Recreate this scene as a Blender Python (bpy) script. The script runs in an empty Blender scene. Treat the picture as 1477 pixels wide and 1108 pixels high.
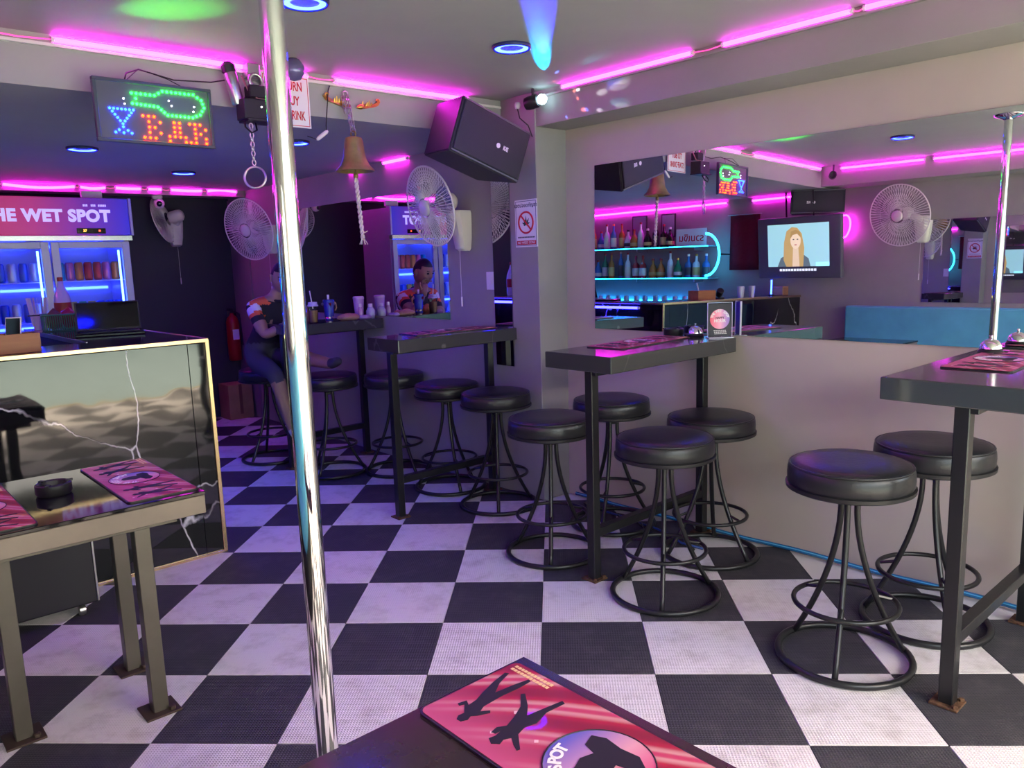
import bpy, bmesh, math, random
from mathutils import Vector, Matrix
from math import pi, sin, cos, sqrt, radians as rad
random.seed(7)
SC = bpy.context.scene
COL = SC.collection
# world axes: X runs towards the mirror wall on the right, Y towards the back of the bar, Z up (metres)

# ------------------------------------------------------------------ camera
cam_d = bpy.data.cameras.new('camera'); cam = bpy.data.objects.new('camera', cam_d); COL.objects.link(cam)
R_ = Vector((0.7427, -0.6688, -0.0319)); D_ = Vector((-0.1281, -0.0952, -0.9872)); F_ = Vector((0.6572, 0.7373, -0.1564))
cm = Matrix((R_, -D_, -F_)).transposed().to_4x4(); cm.translation = Vector((-1.4555, -1.5679, 1.4377))
cam.matrix_world = cm
cam_d.sensor_width = 36; cam_d.lens = 27.3255; cam_d.clip_start = 0.02; cam_d.clip_end = 200
SC.camera = cam
# ------------------------------------------------------------------ view, world, daylight
SC.view_settings.view_transform = 'Standard'; SC.view_settings.look = 'None'
SC.view_settings.gamma = 1.0; SC.view_settings.use_curve_mapping = False
SC.view_settings.exposure = 1.0
wd = bpy.data.worlds.new('sky'); SC.world = wd; wd.use_nodes = True
wn = wd.node_tree.nodes; wl = wd.node_tree.links
sky = wn.new('ShaderNodeTexSky'); sky.sky_type = 'NISHITA'; sky.sun_disc = False
sky.sun_elevation = rad(52); sky.sun_rotation = rad(150); sky.air_density = 1.0; sky.dust_density = 3.0
tint = wn.new('ShaderNodeMixRGB'); tint.blend_type = 'MULTIPLY'; tint.inputs[0].default_value = 1; tint.inputs[2].default_value = (1.0, .85, .65, 1)
wl.new(sky.outputs[0], tint.inputs[1]); wl.new(tint.outputs[0], wn['Background'].inputs[0]); wn['Background'].inputs[1].default_value = 1.5
sd = bpy.data.lights.new('sun', 'SUN'); sd.energy = 8.8; sd.color = (1.0, .82, .58); sd.angle = rad(.6)
so = bpy.data.objects.new('sun', sd); COL.objects.link(so); so.rotation_euler = Vector((-.18, .50, -1.0)).to_track_quat('-Z', 'Y').to_euler()
# the open street front is the only window: a portal guides sky light through it (it gives off no light itself)
pd = bpy.data.lights.new('street_opening_portal', 'AREA'); pd.shape = 'RECTANGLE'; pd.size = 4.6; pd.size_y = 2.4
pd.cycles.is_portal = True
po = bpy.data.objects.new('street_opening_portal', pd); COL.objects.link(po)
po.location = (-0.35, -3.3, 1.18); po.rotation_euler = (rad(90), 0, 0)

# ------------------------------------------------------------------ helpers
def link(o): COL.objects.link(o); return o
def tag(o, label, cat, group=None):
    o['label'] = label; o['category'] = cat
    if group: o['group'] = group
    return o
def thing(name, label, cat, loc=(0, 0, 0), rz=0, group=None, rot=None):
    o = bpy.data.objects.new(name, None); link(o); o.empty_display_size = .05
    o.location = loc; o.rotation_euler = rot if rot else (0, 0, rz)
    return tag(o, label, cat, group)
def obj(name, bm, m=None, parent=None, smooth=False, label=None, world=False, ang=None):
    me = bpy.data.meshes.new(name); bm.to_mesh(me); bm.free()
    if m is not None:
        for x in (m if isinstance(m, (list, tuple)) else [m]): me.materials.append(x)
    if smooth:
        for p in me.polygons: p.use_smooth = True
        if ang: me.set_sharp_from_angle(angle=rad(ang))
    o = bpy.data.objects.new(name, me); link(o)
    if parent is not None:
        o.parent = parent
        if world: o.matrix_parent_inverse = parent.matrix_basis.inverted()
    if label: o['label'] = label
    return o
def struct(name, bm, m, **k):
    o = obj(name, bm, m, **k); o['kind'] = 'structure'; return o
def dup(root, loc=None, rz=None, label=None, group=None, rot=None):
    r = root.copy(); link(r)
    if loc is not None: r.location = loc
    if rz is not None: r.rotation_euler = (0, 0, rz)
    if rot is not None: r.rotation_euler = rot
    if label: r['label'] = label
    if group: r['group'] = group
    for ch in list(root.children):
        c = ch.copy(); link(c); c.parent = r
        for g in list(ch.children):
            d = g.copy(); link(d); d.parent = c
    return r
def B(): return bmesh.new()
def box(bm, x0, x1, y0, y1, z0, z1, bev=0, seg=1, M=None, mi=0):
    r = bmesh.ops.create_cube(bm, size=1)
    vs = r['verts']
    for v in vs:
        v.co = Vector((x0 + (v.co.x + .5) * (x1 - x0), y0 + (v.co.y + .5) * (y1 - y0), z0 + (v.co.z + .5) * (z1 - z0)))
    es = list({e for v in vs for e in v.link_edges})
    fs = list({f for v in vs for f in v.link_faces})
    for f in fs: f.material_index = mi
    if bev:
        rr = bmesh.ops.bevel(bm, geom=es, offset=bev, segments=seg, affect='EDGES', profile=.5)
        vs = list({v for f in rr['faces'] for v in f.verts} | {v for v in vs if v.is_valid})
    if M is not None: bmesh.ops.transform(bm, matrix=M, verts=[v for v in vs if v.is_valid])
    return bm
def boxb(*a, **k): return box(B(), *a, **k)
def frame_of(d):
    d = Vector(d).normalized(); a = Vector((0, 0, 1)) if abs(d.z) < .9 else Vector((1, 0, 0))
    x = a.cross(d).normalized(); return x, d.cross(x), d
def tube(bm, pts, r, n=8, closed=False, caps=True, mi=0):
    pts = [Vector(p) for p in pts]; N = len(pts); rings = []
    rr = r if isinstance(r, (list, tuple)) else [r] * N
    px = None
    for i, p in enumerate(pts):
        if closed: t = pts[(i + 1) % N] - pts[i - 1]
        else: t = pts[min(i + 1, N - 1)] - pts[max(i - 1, 0)]
        t = t.normalized() if t.length > 1e-9 else Vector((0, 0, 1))
        if px is None: x, y, _ = frame_of(t)
        else:
            x = px - t * px.dot(t)
            x = x.normalized() if x.length > 1e-6 else frame_of(t)[0]
            y = t.cross(x)
        px = x
        rings.append([bm.verts.new(p + (x * cos(2 * pi * k / n) + y * sin(2 * pi * k / n)) * rr[i]) for k in range(n)])
    for i in range(N if closed else N - 1):
        a, b = rings[i], rings[(i + 1) % N]
        for k in range(n):
            f = bm.faces.new((a[k], a[(k + 1) % n], b[(k + 1) % n], b[k])); f.material_index = mi
    if caps and not closed:
        bm.faces.new(rings[0][::-1]).material_index = mi; bm.faces.new(rings[-1]).material_index = mi
    return bm
def ringpts(c, r, n=32, axis=(0, 0, 1), ry=None):
    x, y, _ = frame_of(axis); c = Vector(c); ry = r if ry is None else ry
    return [c + x * cos(2 * pi * k / n) * r + y * sin(2 * pi * k / n) * ry for k in range(n)]
def torus(bm, c, r, t, n=32, m=8, axis=(0, 0, 1), mi=0):
    return tube(bm, ringpts(c, r, n, axis), t, m, closed=True, mi=mi)
def lathe(bm, prof, n=24, M=None, mi=0, cap=True):
    rings = []
    for (r, z) in prof:
        rings.append([bm.verts.new(Vector((r * cos(2 * pi * k / n), r * sin(2 * pi * k / n), z))) for k in range(n)])
    fs = []
    for a, b in zip(rings, rings[1:]):
        for k in range(n): fs.append(bm.faces.new((a[k], a[(k + 1) % n], b[(k + 1) % n], b[k])))
    if cap:
        if prof[0][0] > 1e-5: fs.append(bm.faces.new(rings[0][::-1]))
        if prof[-1][0] > 1e-5: fs.append(bm.faces.new(rings[-1]))
    for f in fs: f.material_index = mi
    vs = [v for r in rings for v in r]
    if M is not None: bmesh.ops.transform(bm, matrix=M, verts=vs)
    return bm
def T(x, y, z): return Matrix.Translation((x, y, z))
def axisM(loc, d):
    x, y, z = frame_of(d); m = Matrix((x, y, z)).transposed().to_4x4(); m.translation = Vector(loc); return m
def poly(bm, pts, th, M=None, mi=0):
    """flat outline in local XY with thickness th along +Z"""
    a = [bm.verts.new(Vector((p[0], p[1], 0))) for p in pts]; b = [bm.verts.new(Vector((p[0], p[1], th))) for p in pts]
    n = len(pts)
    fs = [bm.faces.new(a[::-1]), bm.faces.new(b)] + [bm.faces.new((a[i], a[(i + 1) % n], b[(i + 1) % n], b[i])) for i in range(n)]
    for f in fs: f.material_index = mi
    if M is not None: bmesh.ops.transform(bm, matrix=M, verts=a + b)
    return bm
def rrect(w, h, r, n=5):
    out = []
    for cx, cy, a0 in ((w / 2 - r, h / 2 - r, 0), (-w / 2 + r, h / 2 - r, 90), (-w / 2 + r, -h / 2 + r, 180), (w / 2 - r, -h / 2 + r, 270)):
        for k in range(n + 1):
            a = rad(a0 + 90 * k / n); out.append((cx + r * cos(a), cy + r * sin(a)))
    return out
def circ(r, n=32, c=(0, 0), ry=None):
    return [(c[0] + r * cos(2 * pi * k / n), c[1] + (ry or r) * sin(2 * pi * k / n)) for k in range(n)]
def text(name, s, size, m, parent, M, ext=.0008, align='CENTER', bold=0.0, world=False, sx=1.0, space=1.0):
    cu = bpy.data.curves.new(name, 'FONT'); cu.body = s; cu.size = size; cu.extrude = ext; cu.offset = bold
    cu.align_x = align; cu.align_y = 'CENTER'; cu.space_character = space; cu.resolution_u = 4
    t = bpy.data.objects.new(name + '_tmp', cu); link(t)
    dg = bpy.context.evaluated_depsgraph_get(); dg.update()
    me = bpy.data.meshes.new_from_object(t.evaluated_get(dg)); bpy.data.objects.remove(t); bpy.data.curves.remove(cu)
    me.transform(M @ Matrix.Diagonal((sx, 1, 1, 1))); me.materials.clear(); me.materials.append(m)
    o = bpy.data.objects.new(name, me); link(o); o.parent = parent
    if world: o.matrix_parent_inverse = parent.matrix_basis.inverted()
    return o
# planes for print: facing -Y (seen from the street side), facing -X, facing +X
def MY(x, y, z): return T(x, y, z) @ Matrix.Rotation(rad(90), 4, 'X')
def MXn(x, y, z): return T(x, y, z) @ Matrix.Rotation(rad(-90), 4, 'Z') @ Matrix.Rotation(rad(90), 4, 'X')
def MXp(x, y, z): return T(x, y, z) @ Matrix.Rotation(rad(90), 4, 'Z') @ Matrix.Rotation(rad(90), 4, 'X')

# ------------------------------------------------------------------ materials
def mat(name, col, rough=.5, metal=0, emit=None, es=0, bump=0, bscale=40, var=0, vscale=6, coat=0, trans=0, ior=1.45, spec=None):
    m = bpy.data.materials.new(name); m.use_nodes = True; nt = m.node_tree; p = nt.nodes['Principled BSDF']
    p.inputs['Base Color'].default_value = (*col, 1); p.inputs['Roughness'].default_value = rough; p.inputs['Metallic'].default_value = metal
    p.inputs['Coat Weight'].default_value = coat; p.inputs['Coat Roughness'].default_value = .06
    p.inputs['Transmission Weight'].default_value = trans; p.inputs['IOR'].default_value = ior
    if spec is not None: p.inputs['Specular IOR Level'].default_value = spec
    if emit: p.inputs['Emission Color'].default_value = (*emit, 1); p.inputs['Emission Strength'].default_value = es
    if var or bump:
        tc = nt.nodes.new('ShaderNodeTexCoord'); 
    if var:
        n = nt.nodes.new('ShaderNodeTexNoise'); n.inputs['Scale'].default_value = vscale; n.inputs['Detail'].default_value = 5
        n.inputs['Roughness'].default_value = .6
        nt.links.new(tc.outputs['Object'], n.inputs['Vector'])
        r = nt.nodes.new('ShaderNodeMapRange'); r.inputs[1].default_value = .3; r.inputs[2].default_value = .7
        r.inputs[3].default_value = 1 - var; r.inputs[4].default_value = 1 + var; nt.links.new(n.outputs['Fac'], r.inputs[0])
        mx = nt.nodes.new('ShaderNodeVectorMath'); mx.operation = 'SCALE'; mx.inputs[0].default_value = col
        nt.links.new(r.outputs[0], mx.inputs['Scale']); nt.links.new(mx.outputs[0], p.inputs['Base Color'])
    if bump:
        n2 = nt.nodes.new('ShaderNodeTexNoise'); n2.inputs['Scale'].default_value = bscale; n2.inputs['Detail'].default_value = 4
        nt.links.new(tc.outputs['Object'], n2.inputs['Vector'])
        b = nt.nodes.new('ShaderNodeBump'); b.inputs['Strength'].default_value = bump; b.inputs['Distance'].default_value = .01
        nt.links.new(n2.outputs['Fac'], b.inputs['Height']); nt.links.new(b.outputs[0], p.inputs['Normal'])
    return m
def glow(name, col, s):
    m = bpy.data.materials.new(name); m.use_nodes = True; nt = m.node_tree
    p = nt.nodes['Principled BSDF']; p.inputs['Base Color'].default_value = (*[min(1, c) for c in col], 1)
    p.inputs['Emission Color'].default_value = (*col, 1); p.inputs['Emission Strength'].default_value = s
    return m
def marble(name, base, vein, amt=.5, scale=1.6, rough=.05, wav=.0, loc=(0, 0, 0)):
    m = bpy.data.materials.new(name); m.use_nodes = True; nt = m.node_tree; L = nt.links.new; N = nt.nodes.new
    p = nt.nodes['Principled BSDF']; p.inputs['Roughness'].default_value = rough; p.inputs['Specular IOR Level'].default_value = .7
    tc = N('ShaderNodeTexCoord'); mp = N('ShaderNodeMapping'); mp.inputs['Location'].default_value = loc; mp.inputs['Rotation'].default_value = (.4, .5, .3)
    mp.inputs['Scale'].default_value = (1.0, 1.0, .62); L(tc.outputs['Object'], mp.inputs[0])
    n = N('ShaderNodeTexNoise'); n.inputs['Scale'].default_value = 2.5; n.inputs['Detail'].default_value = 5; L(mp.outputs[0], n.inputs['Vector'])
    ad = N('ShaderNodeMixRGB'); ad.blend_type = 'ADD'; ad.inputs[0].default_value = .28; L(mp.outputs[0], ad.inputs[1]); L(n.outputs['Color'], ad.inputs[2])
    v = N('ShaderNodeTexVoronoi'); v.feature = 'DISTANCE_TO_EDGE'; v.inputs['Scale'].default_value = scale; L(ad.outputs[0], v.inputs['Vector'])
    r = N('ShaderNodeMapRange'); r.inputs[1].default_value = 0; r.inputs[2].default_value = .0065; r.inputs[3].default_value = 1; r.inputs[4].default_value = 0; L(v.outputs[0], r.inputs[0])
    n3 = N('ShaderNodeTexNoise'); n3.inputs['Scale'].default_value = 4; L(mp.outputs[0], n3.inputs['Vector'])
    r3 = N('ShaderNodeMapRange'); r3.inputs[1].default_value = .42; r3.inputs[2].default_value = .62; r3.inputs[4].default_value = amt; L(n3.outputs['Fac'], r3.inputs[0])
    mu = N('ShaderNodeMath'); mu.operation = 'MULTIPLY'; L(r.outputs[0], mu.inputs[0]); L(r3.outputs[0], mu.inputs[1])
    mx = N('ShaderNodeMixRGB'); mx.inputs[1].default_value = (*base, 1); mx.inputs[2].default_value = (*vein, 1); L(mu.outputs[0], mx.inputs[0]); L(mx.outputs[0], p.inputs['Base Color'])
    if wav:
        w = N('ShaderNodeTexNoise'); w.inputs['Scale'].default_value = 5.5; w.inputs['Detail'].default_value = 1; L(tc.outputs['Object'], w.inputs['Vector'])
        b = N('ShaderNodeBump'); b.inputs['Strength'].default_value = wav; b.inputs['Distance'].default_value = .012; L(w.outputs['Fac'], b.inputs['Height']); L(b.outputs[0], p.inputs['Normal'])
    return m
def glassmat(name, col=(1, 1, 1), fac=.12, rough=.0):
    m = bpy.data.materials.new(name); m.use_nodes = True; nt = m.node_tree; nt.nodes.clear(); N = nt.nodes.new; L = nt.links.new
    o = N('ShaderNodeOutputMaterial'); mx = N('ShaderNodeMixShader'); t = N('ShaderNodeBsdfTransparent'); g = N('ShaderNodeBsdfGlossy')
    t.inputs[0].default_value = (*col, 1); g.inputs['Roughness'].default_value = rough
    lw = N('ShaderNodeLayerWeight'); lw.inputs[0].default_value = fac; L(lw.outputs['Fresnel'], mx.inputs[0])
    L(t.outputs[0], mx.inputs[1]); L(g.outputs[0], mx.inputs[2]); L(mx.outputs[0], o.inputs[0]); return m
def tilemat(name, col, dirt, amt):
    m = bpy.data.materials.new(name); m.use_nodes = True; nt = m.node_tree; L = nt.links.new; N = nt.nodes.new
    p = nt.nodes['Principled BSDF']; p.inputs['Roughness'].default_value = .62; p.inputs['Specular IOR Level'].default_value = .3
    tc = N('ShaderNodeTexCoord'); oi = N('ShaderNodeObjectInfo')
    sc = N('ShaderNodeVectorMath'); sc.operation = 'SCALE'; sc.inputs[0].default_value = (17, 31, 5); L(oi.outputs['Random'], sc.inputs['Scale'])
    ad = N('ShaderNodeVectorMath'); L(tc.outputs['Object'], ad.inputs[0]); L(sc.outputs[0], ad.inputs[1])
    n = N('ShaderNodeTexNoise'); n.inputs['Scale'].default_value = 9; n.inputs['Detail'].default_value = 8; n.inputs['Roughness'].default_value = .7; L(ad.outputs[0], n.inputs['Vector'])
    r = N('ShaderNodeMapRange'); r.inputs[1].default_value = .48; r.inputs[2].default_value = .78; r.inputs[4].default_value = amt; L(n.outputs['Fac'], r.inputs[0])
    mx = N('ShaderNodeMixRGB'); mx.inputs[1].default_value = (*col, 1); mx.inputs[2].default_value = (*dirt, 1); L(r.outputs[0], mx.inputs[0]); L(mx.outputs[0], p.inputs['Base Color'])
    # woven rib relief
    ws = []
    for d in ('X', 'Y'):
        w = N('ShaderNodeTexWave'); w.bands_direction = d; w.inputs['Scale'].default_value = 34; L(tc.outputs['Object'], w.inputs['Vector']); ws.append(w)
    mm = N('ShaderNodeMath'); mm.operation = 'MAXIMUM'; L(ws[0].outputs['Fac'], mm.inputs[0]); L(ws[1].outputs['Fac'], mm.inputs[1])
    b = N('ShaderNodeBump'); b.inputs['Strength'].default_value = .5; b.inputs['Distance'].default_value = .003; L(mm.outputs[0], b.inputs['Height']); L(b.outputs[0], p.inputs['Normal'])
    return m
def checker(name):
    m = bpy.data.materials.new(name); m.use_nodes = True; nt = m.node_tree; L = nt.links.new; N = nt.nodes.new
    p = nt.nodes['Principled BSDF']; p.inputs['Roughness'].default_value = .6
    tc = N('ShaderNodeTexCoord'); mp = N('ShaderNodeMapping'); mp.inputs['Rotation'].default_value = (0, 0, rad(45)); L(tc.outputs['Object'], mp.inputs[0])
    c = N('ShaderNodeTexChecker'); c.inputs['Scale'].default_value = 2.5; c.inputs['Color1'].default_value = (.6, .59, .57, 1); c.inputs['Color2'].default_value = (.03, .03, .033, 1)
    L(mp.outputs[0], c.inputs[0]); L(c.outputs[0], p.inputs['Base Color']); return m
def woodmat(name, a, b, scale=6, rough=.45):
    m = bpy.data.materials.new(name); m.use_nodes = True; nt = m.node_tree; L = nt.links.new; N = nt.nodes.new
    p = nt.nodes['Principled BSDF']; p.inputs['Roughness'].default_value = rough
    tc = N('ShaderNodeTexCoord'); mp = N('ShaderNodeMapping'); mp.inputs['Scale'].default_value = (1, 8, 8); L(tc.outputs['Object'], mp.inputs[0])
    n = N('ShaderNodeTexNoise'); n.inputs['Scale'].default_value = scale; n.inputs['Detail'].default_value = 6; L(mp.outputs[0], n.inputs['Vector'])
    mx = N('ShaderNodeMixRGB'); mx.inputs[1].default_value = (*a, 1); mx.inputs[2].default_value = (*b, 1); L(n.outputs['Fac'], mx.inputs[0]); L(mx.outputs[0], p.inputs['Base Color']); return m
def matprint(name):
    m = bpy.data.materials.new(name); m.use_nodes = True; nt = m.node_tree; L = nt.links.new; N = nt.nodes.new
    p = nt.nodes['Principled BSDF']; p.inputs['Roughness'].default_value = .5; p.inputs['Coat Weight'].default_value = .12
    tc = N('ShaderNodeTexCoord'); sp = N('ShaderNodeSeparateXYZ'); L(tc.outputs['Object'], sp.inputs[0])
    n = N('ShaderNodeTexNoise'); n.inputs['Scale'].default_value = 3; n.inputs['Detail'].default_value = 1; L(tc.outputs['Object'], n.inputs['Vector'])
    w = N('ShaderNodeTexWave'); w.inputs['Scale'].default_value = 4.2; w.inputs['Distortion'].default_value = 3.5; w.inputs['Detail'].default_value = 0; w.inputs['Detail Scale'].default_value = .6
    mp = N('ShaderNodeMapping'); mp.inputs['Rotation'].default_value = (0, 0, .9); L(tc.outputs['Object'], mp.inputs[0]); L(mp.outputs[0], w.inputs['Vector'])
    cr = N('ShaderNodeValToRGB'); e = cr.color_ramp; e.interpolation = 'EASE'
    e.elements[0].position = 0; e.elements[0].color = (.22, .008, .02, 1); e.elements[1].position = 1; e.elements[1].color = (.46, .04, .10, 1)
    x = e.elements.new(.45); x.color = (.36, .010, .03, 1); x = e.elements.new(.9); x.color = (.52, .24, .24, 1)
    L(w.outputs['Fac'], cr.inputs[0])
    g = N('ShaderNodeMapRange'); g.inputs[1].default_value = -.02; g.inputs[2].default_value = .11; L(sp.outputs[1], g.inputs[0])
    mx = N('ShaderNodeMixRGB'); mx.inputs[2].default_value = (.46, .07, .16, 1); L(g.outputs[0], mx.inputs[0]); L(cr.outputs[0], mx.inputs[1]); L(mx.outputs[0], p.inputs['Base Color'])
    return m
def gradx(name, stops, axis=0, lo=0, hi=1, rough=.35, emit=0):
    m = bpy.data.materials.new(name); m.use_nodes = True; nt = m.node_tree; L = nt.links.new; N = nt.nodes.new
    p = nt.nodes['Principled BSDF']; p.inputs['Roughness'].default_value = rough
    tc = N('ShaderNodeTexCoord'); sp = N('ShaderNodeSeparateXYZ'); L(tc.outputs['Object'], sp.inputs[0])
    r = N('ShaderNodeMapRange'); r.inputs[1].default_value = lo; r.inputs[2].default_value = hi; L(sp.outputs[axis], r.inputs[0])
    cr = N('ShaderNodeValToRGB'); e = cr.color_ramp
    e.elements[0].position = stops[0][0]; e.elements[0].color = (*stops[0][1], 1); e.elements[1].position = stops[-1][0]; e.elements[1].color = (*stops[-1][1], 1)
    for s in stops[1:-1]: x = e.elements.new(s[0]); x.color = (*s[1], 1)
    L(r.outputs[0], cr.inputs[0]); L(cr.outputs[0], p.inputs['Base Color'])
    if emit: L(cr.outputs[0], p.inputs['Emission Color']); p.inputs['Emission Strength'].default_value = emit
    return m

PAINTW = mat('beige_wall_paint', (.45, .385, .325), .6, bump=.1, bscale=12, var=.06, vscale=1.6)
PAINT = mat('grey_wall_paint', (.285, .268, .25), .75, bump=.12, bscale=25, var=.07, vscale=2.2)
CEILP = mat('grey_ceiling_paint', (.34, .345, .32), .7, bump=.25, bscale=5, var=.06, vscale=1.5)
DARKW = mat('dark_navy_wall', (.028, .028, .042), .6, bump=.1)
MIRROR = mat('mirror_silver', (.86, .88, .88), .0, 1)
TILEW = tilemat('white_floor_tile', (.63, .61, .60), (.30, .27, .25), .7)
TILEB = tilemat('black_floor_tile', (.040, .040, .046), (.10, .095, .095), .6)
BASEF = checker('floor_checker')
MARB = marble('black_marble_panel', (.006, .007, .007), (.75, .75, .72), .9, 1.5, .04, wav=.10)
MARBT = marble('black_marble_table', (.042, .043, .042), (.4, .38, .36), .22, 1.6, .09)
GOLD = mat('brushed_gold_trim', (.85, .62, .32), .25, 1)
CHROME = mat('chrome', (.82, .83, .82), .05, 1)
STEEL = mat('dull_steel', (.55, .54, .52), .3, 1)
BLKM = mat('black_painted_steel', (.012, .012, .013), .32, var=.2, bump=.05)
BRNM = mat('bronze_painted_steel', (.105, .094, .075), .36, .5, var=.12)
BRNP = mat('taupe_apron', (.15, .125, .10), .3, .3, var=.1)
RUST = mat('rusty_steel', (.10, .05, .026), .8, .3, bump=.6, bscale=80, var=.6, vscale=50)
VINYL = mat('black_vinyl', (.016, .016, .018), .33, bump=.08, bscale=60)
BLKP = mat('black_plastic', (.012, .012, .013), .4)
BLKG = mat('black_gloss', (.006, .006, .007), .06)
FGTOP = mat('dark_brown_tabletop', (.028, .020, .018), .16, var=.25, vscale=9)
WHP = mat('white_plastic', (.72, .70, .66), .4)
CREAM = mat('cream_plastic', (.70, .66, .56), .4)
IVOW = mat('ivory_wire', (.72, .70, .62), .35)
RED = mat('red_paint', (.30, .010, .010), .35)
REDC = mat('dark_red_cloth', (.30, .014, .035), .9, bump=.5, bscale=30)
BRASS = mat('aged_brass', (.34, .24, .08), .45, .5, var=.25, vscale=14, bump=.1)
GILT = mat('gilt_ornament', (.62, .36, .08), .28, 1)
ROPE = mat('white_rope', (.62, .56, .48), .9, bump=.6, bscale=120)
SKIN = mat('skin', (.29, .165, .11), .5, var=.06)
HAIR = mat('black_hair', (.008, .007, .007), .55, bump=.5, bscale=200)
SHIRT = mat('black_polo_fabric', (.016, .015, .018), .85)
SHWH = mat('white_stripe_fabric', (.62, .60, .60), .8)
SHOR = mat('orange_stripe_fabric', (.62, .10, .035), .8)
SHORTS = mat('dark_grey_shorts', (.045, .045, .055), .9)
SOLE = mat('trainer_pale', (.45, .43, .38), .7)
TEAL = mat('blue_vinyl_upholstery', (.085, .34, .44), .42, bump=.1, bscale=20, var=.08)
WOOD = woodmat('orange_wood', (.42, .17, .05), (.24, .085, .02))
CARD = mat('cardboard', (.30, .17, .08), .85, var=.15)
GREENP = mat('green_plastic', (.07, .26, .09), .4)
PAPER = mat('white_paper', (.78, .76, .74), .6)
REDINK = mat('red_ink', (.55, .015, .03), .6)
BLKINK = mat('black_ink', (.01, .01, .014), .6)
PRINT = matprint('pink_red_runner_print')
PGLASS = glassmat('clear_glass_pane', (.95, .97, 1.0), .12)
CGLASS = glassmat('clear_drink_glass', (.9, .92, .95), .25)
LEDM = glow('magenta_led', (1.0, .013, .90), 21)
LEDW = glow('glowing_joint_wire', (1.0, .10, .45), .55)  # pink glow put into the material of the plain joining wires
LEDB = glow('blue_ring_led', (.0028, .0055, 1.0), 100)
CYAN = glow('cyan_neon', (.012, .50, 1.0), 9.0)
CYAN2 = glow('cyan_counter_strip', (.010, .30, 1.0), 24.0)
FRB = glow('fridge_blue_light', (.012, .03, 1.0), 16)
FRC = glow('fridge_tube_light', (.06, .16, 1.0), 8)

# ------------------------------------------------------------------ structure
UL = -2.6                                   # left wall
n_m = Vector((1.0, .028, -.014)).normalized(); d_m = 1.945840197622173     # plane of the mirror wall
def mir_x(y, z): return (d_m - n_m.y * y - n_m.z * z) / n_m.x
struct('floor', boxb(UL - .1, 2.15, -3.4, 6.35, -.12, -.007), BASEF)
FLOOR = bpy.data.objects['floor']
s2 = sqrt(2)
tw = boxb(-.1993, .1993, -.1993, .1993, -.008, 0, bev=.0015); tb = boxb(-.1985, .1985, -.1985, .1985, -.008, 0, bev=.0015)
mew = bpy.data.meshes.new('tile_white'); tw.to_mesh(mew); mew.materials.append(TILEW)
meb = bpy.data.meshes.new('tile_black'); tb.to_mesh(meb); meb.materials.append(TILEB)
for i in range(-14, 14):
    for j in range(-14, 18):
        x, y = .4 * (i + .5), .4 * (j + .5); u, v = (x + y) / s2, (y - x) / s2
        if not (UL + .05 < u < 1.93 and -1.75 < v < 6.2) or (u > 1.7 and v > 1.7): continue
        if u < -.1 and v > 4.4: continue
        o = bpy.data.objects.new('tile', mew if (i + j) % 2 == 0 else meb); link(o)
        o.location = (u, v, 0); o.rotation_euler = (0, 0, -pi / 4); o.parent = FLOOR
# right wall, leaning with the mirror hung on it
bm = B(); ya, yb = -3.4, 1.72; off = .008
for (a, b, c, d_) in (((0), 0, 0, 0),):
    vs = []
    for yy in (ya, yb):
        for zz in (0, 2.45):
            vs.append(bm.verts.new((mir_x(yy, zz) + off, yy, zz)))
    for yy in (ya, yb):
        for zz in (0, 2.45):
            vs.append(bm.verts.new((2.15, yy, zz)))
    for q in ((0, 1, 3, 2), (4, 6, 7, 5), (0, 2, 6, 4), (1, 5, 7, 3), (0, 4, 5, 1), (2, 3, 7, 6)): bm.faces.new([vs[k] for k in q])
bmesh.ops.recalc_face_normals(bm, faces=bm.faces)
struct('wall_right', bm, PAINTW)
struct('column', boxb(1.693, 2.15, 1.70, 1.935, 0, 2.40, bev=.004), PAINT)
struct('wall_far_right', boxb(1.70, 2.15, 1.935, 6.35, 0, 2.45), PAINT)
struct('trim_1', boxb(1.685, 1.70, 5.64, 6.05, 0, 2.10, bev=.003), mat('dim_pilaster_paint', (.20, .18, .19), .7))
struct('wall_back', boxb(UL, 2.15, 6.05, 6.35, 0, 2.5), DARKW)
struct('wall_left', boxb(UL - .1, UL, -3.4, 6.35, 0, 2.5), PAINT)
struct('ceiling', boxb(UL - .1, 2.15, -3.4, 2.06, 2.365, 2.47), CEILP)
struct('ceiling_lower', boxb(UL, 1.70, 1.995, 5.65, 2.165, 2.47), CEILP)
struct('ceiling_beam_right', boxb(1.70, 2.0, -3.4, 1.70, 2.178, 2.40, bev=.002), PAINT)
struct('ceiling_beam_left', boxb(UL, -2.25, -3.4, 1.995, 2.178, 2.40, bev=.002), PAINT)
struct('ceiling_beam_back', boxb(UL, 1.70, 5.65, 5.85, 2.105, 2.47, bev=.002), PAINT)
struct('ceiling_back', boxb(UL, 1.75, 5.85, 6.05, 2.30, 2.47), DARKW)
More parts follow.
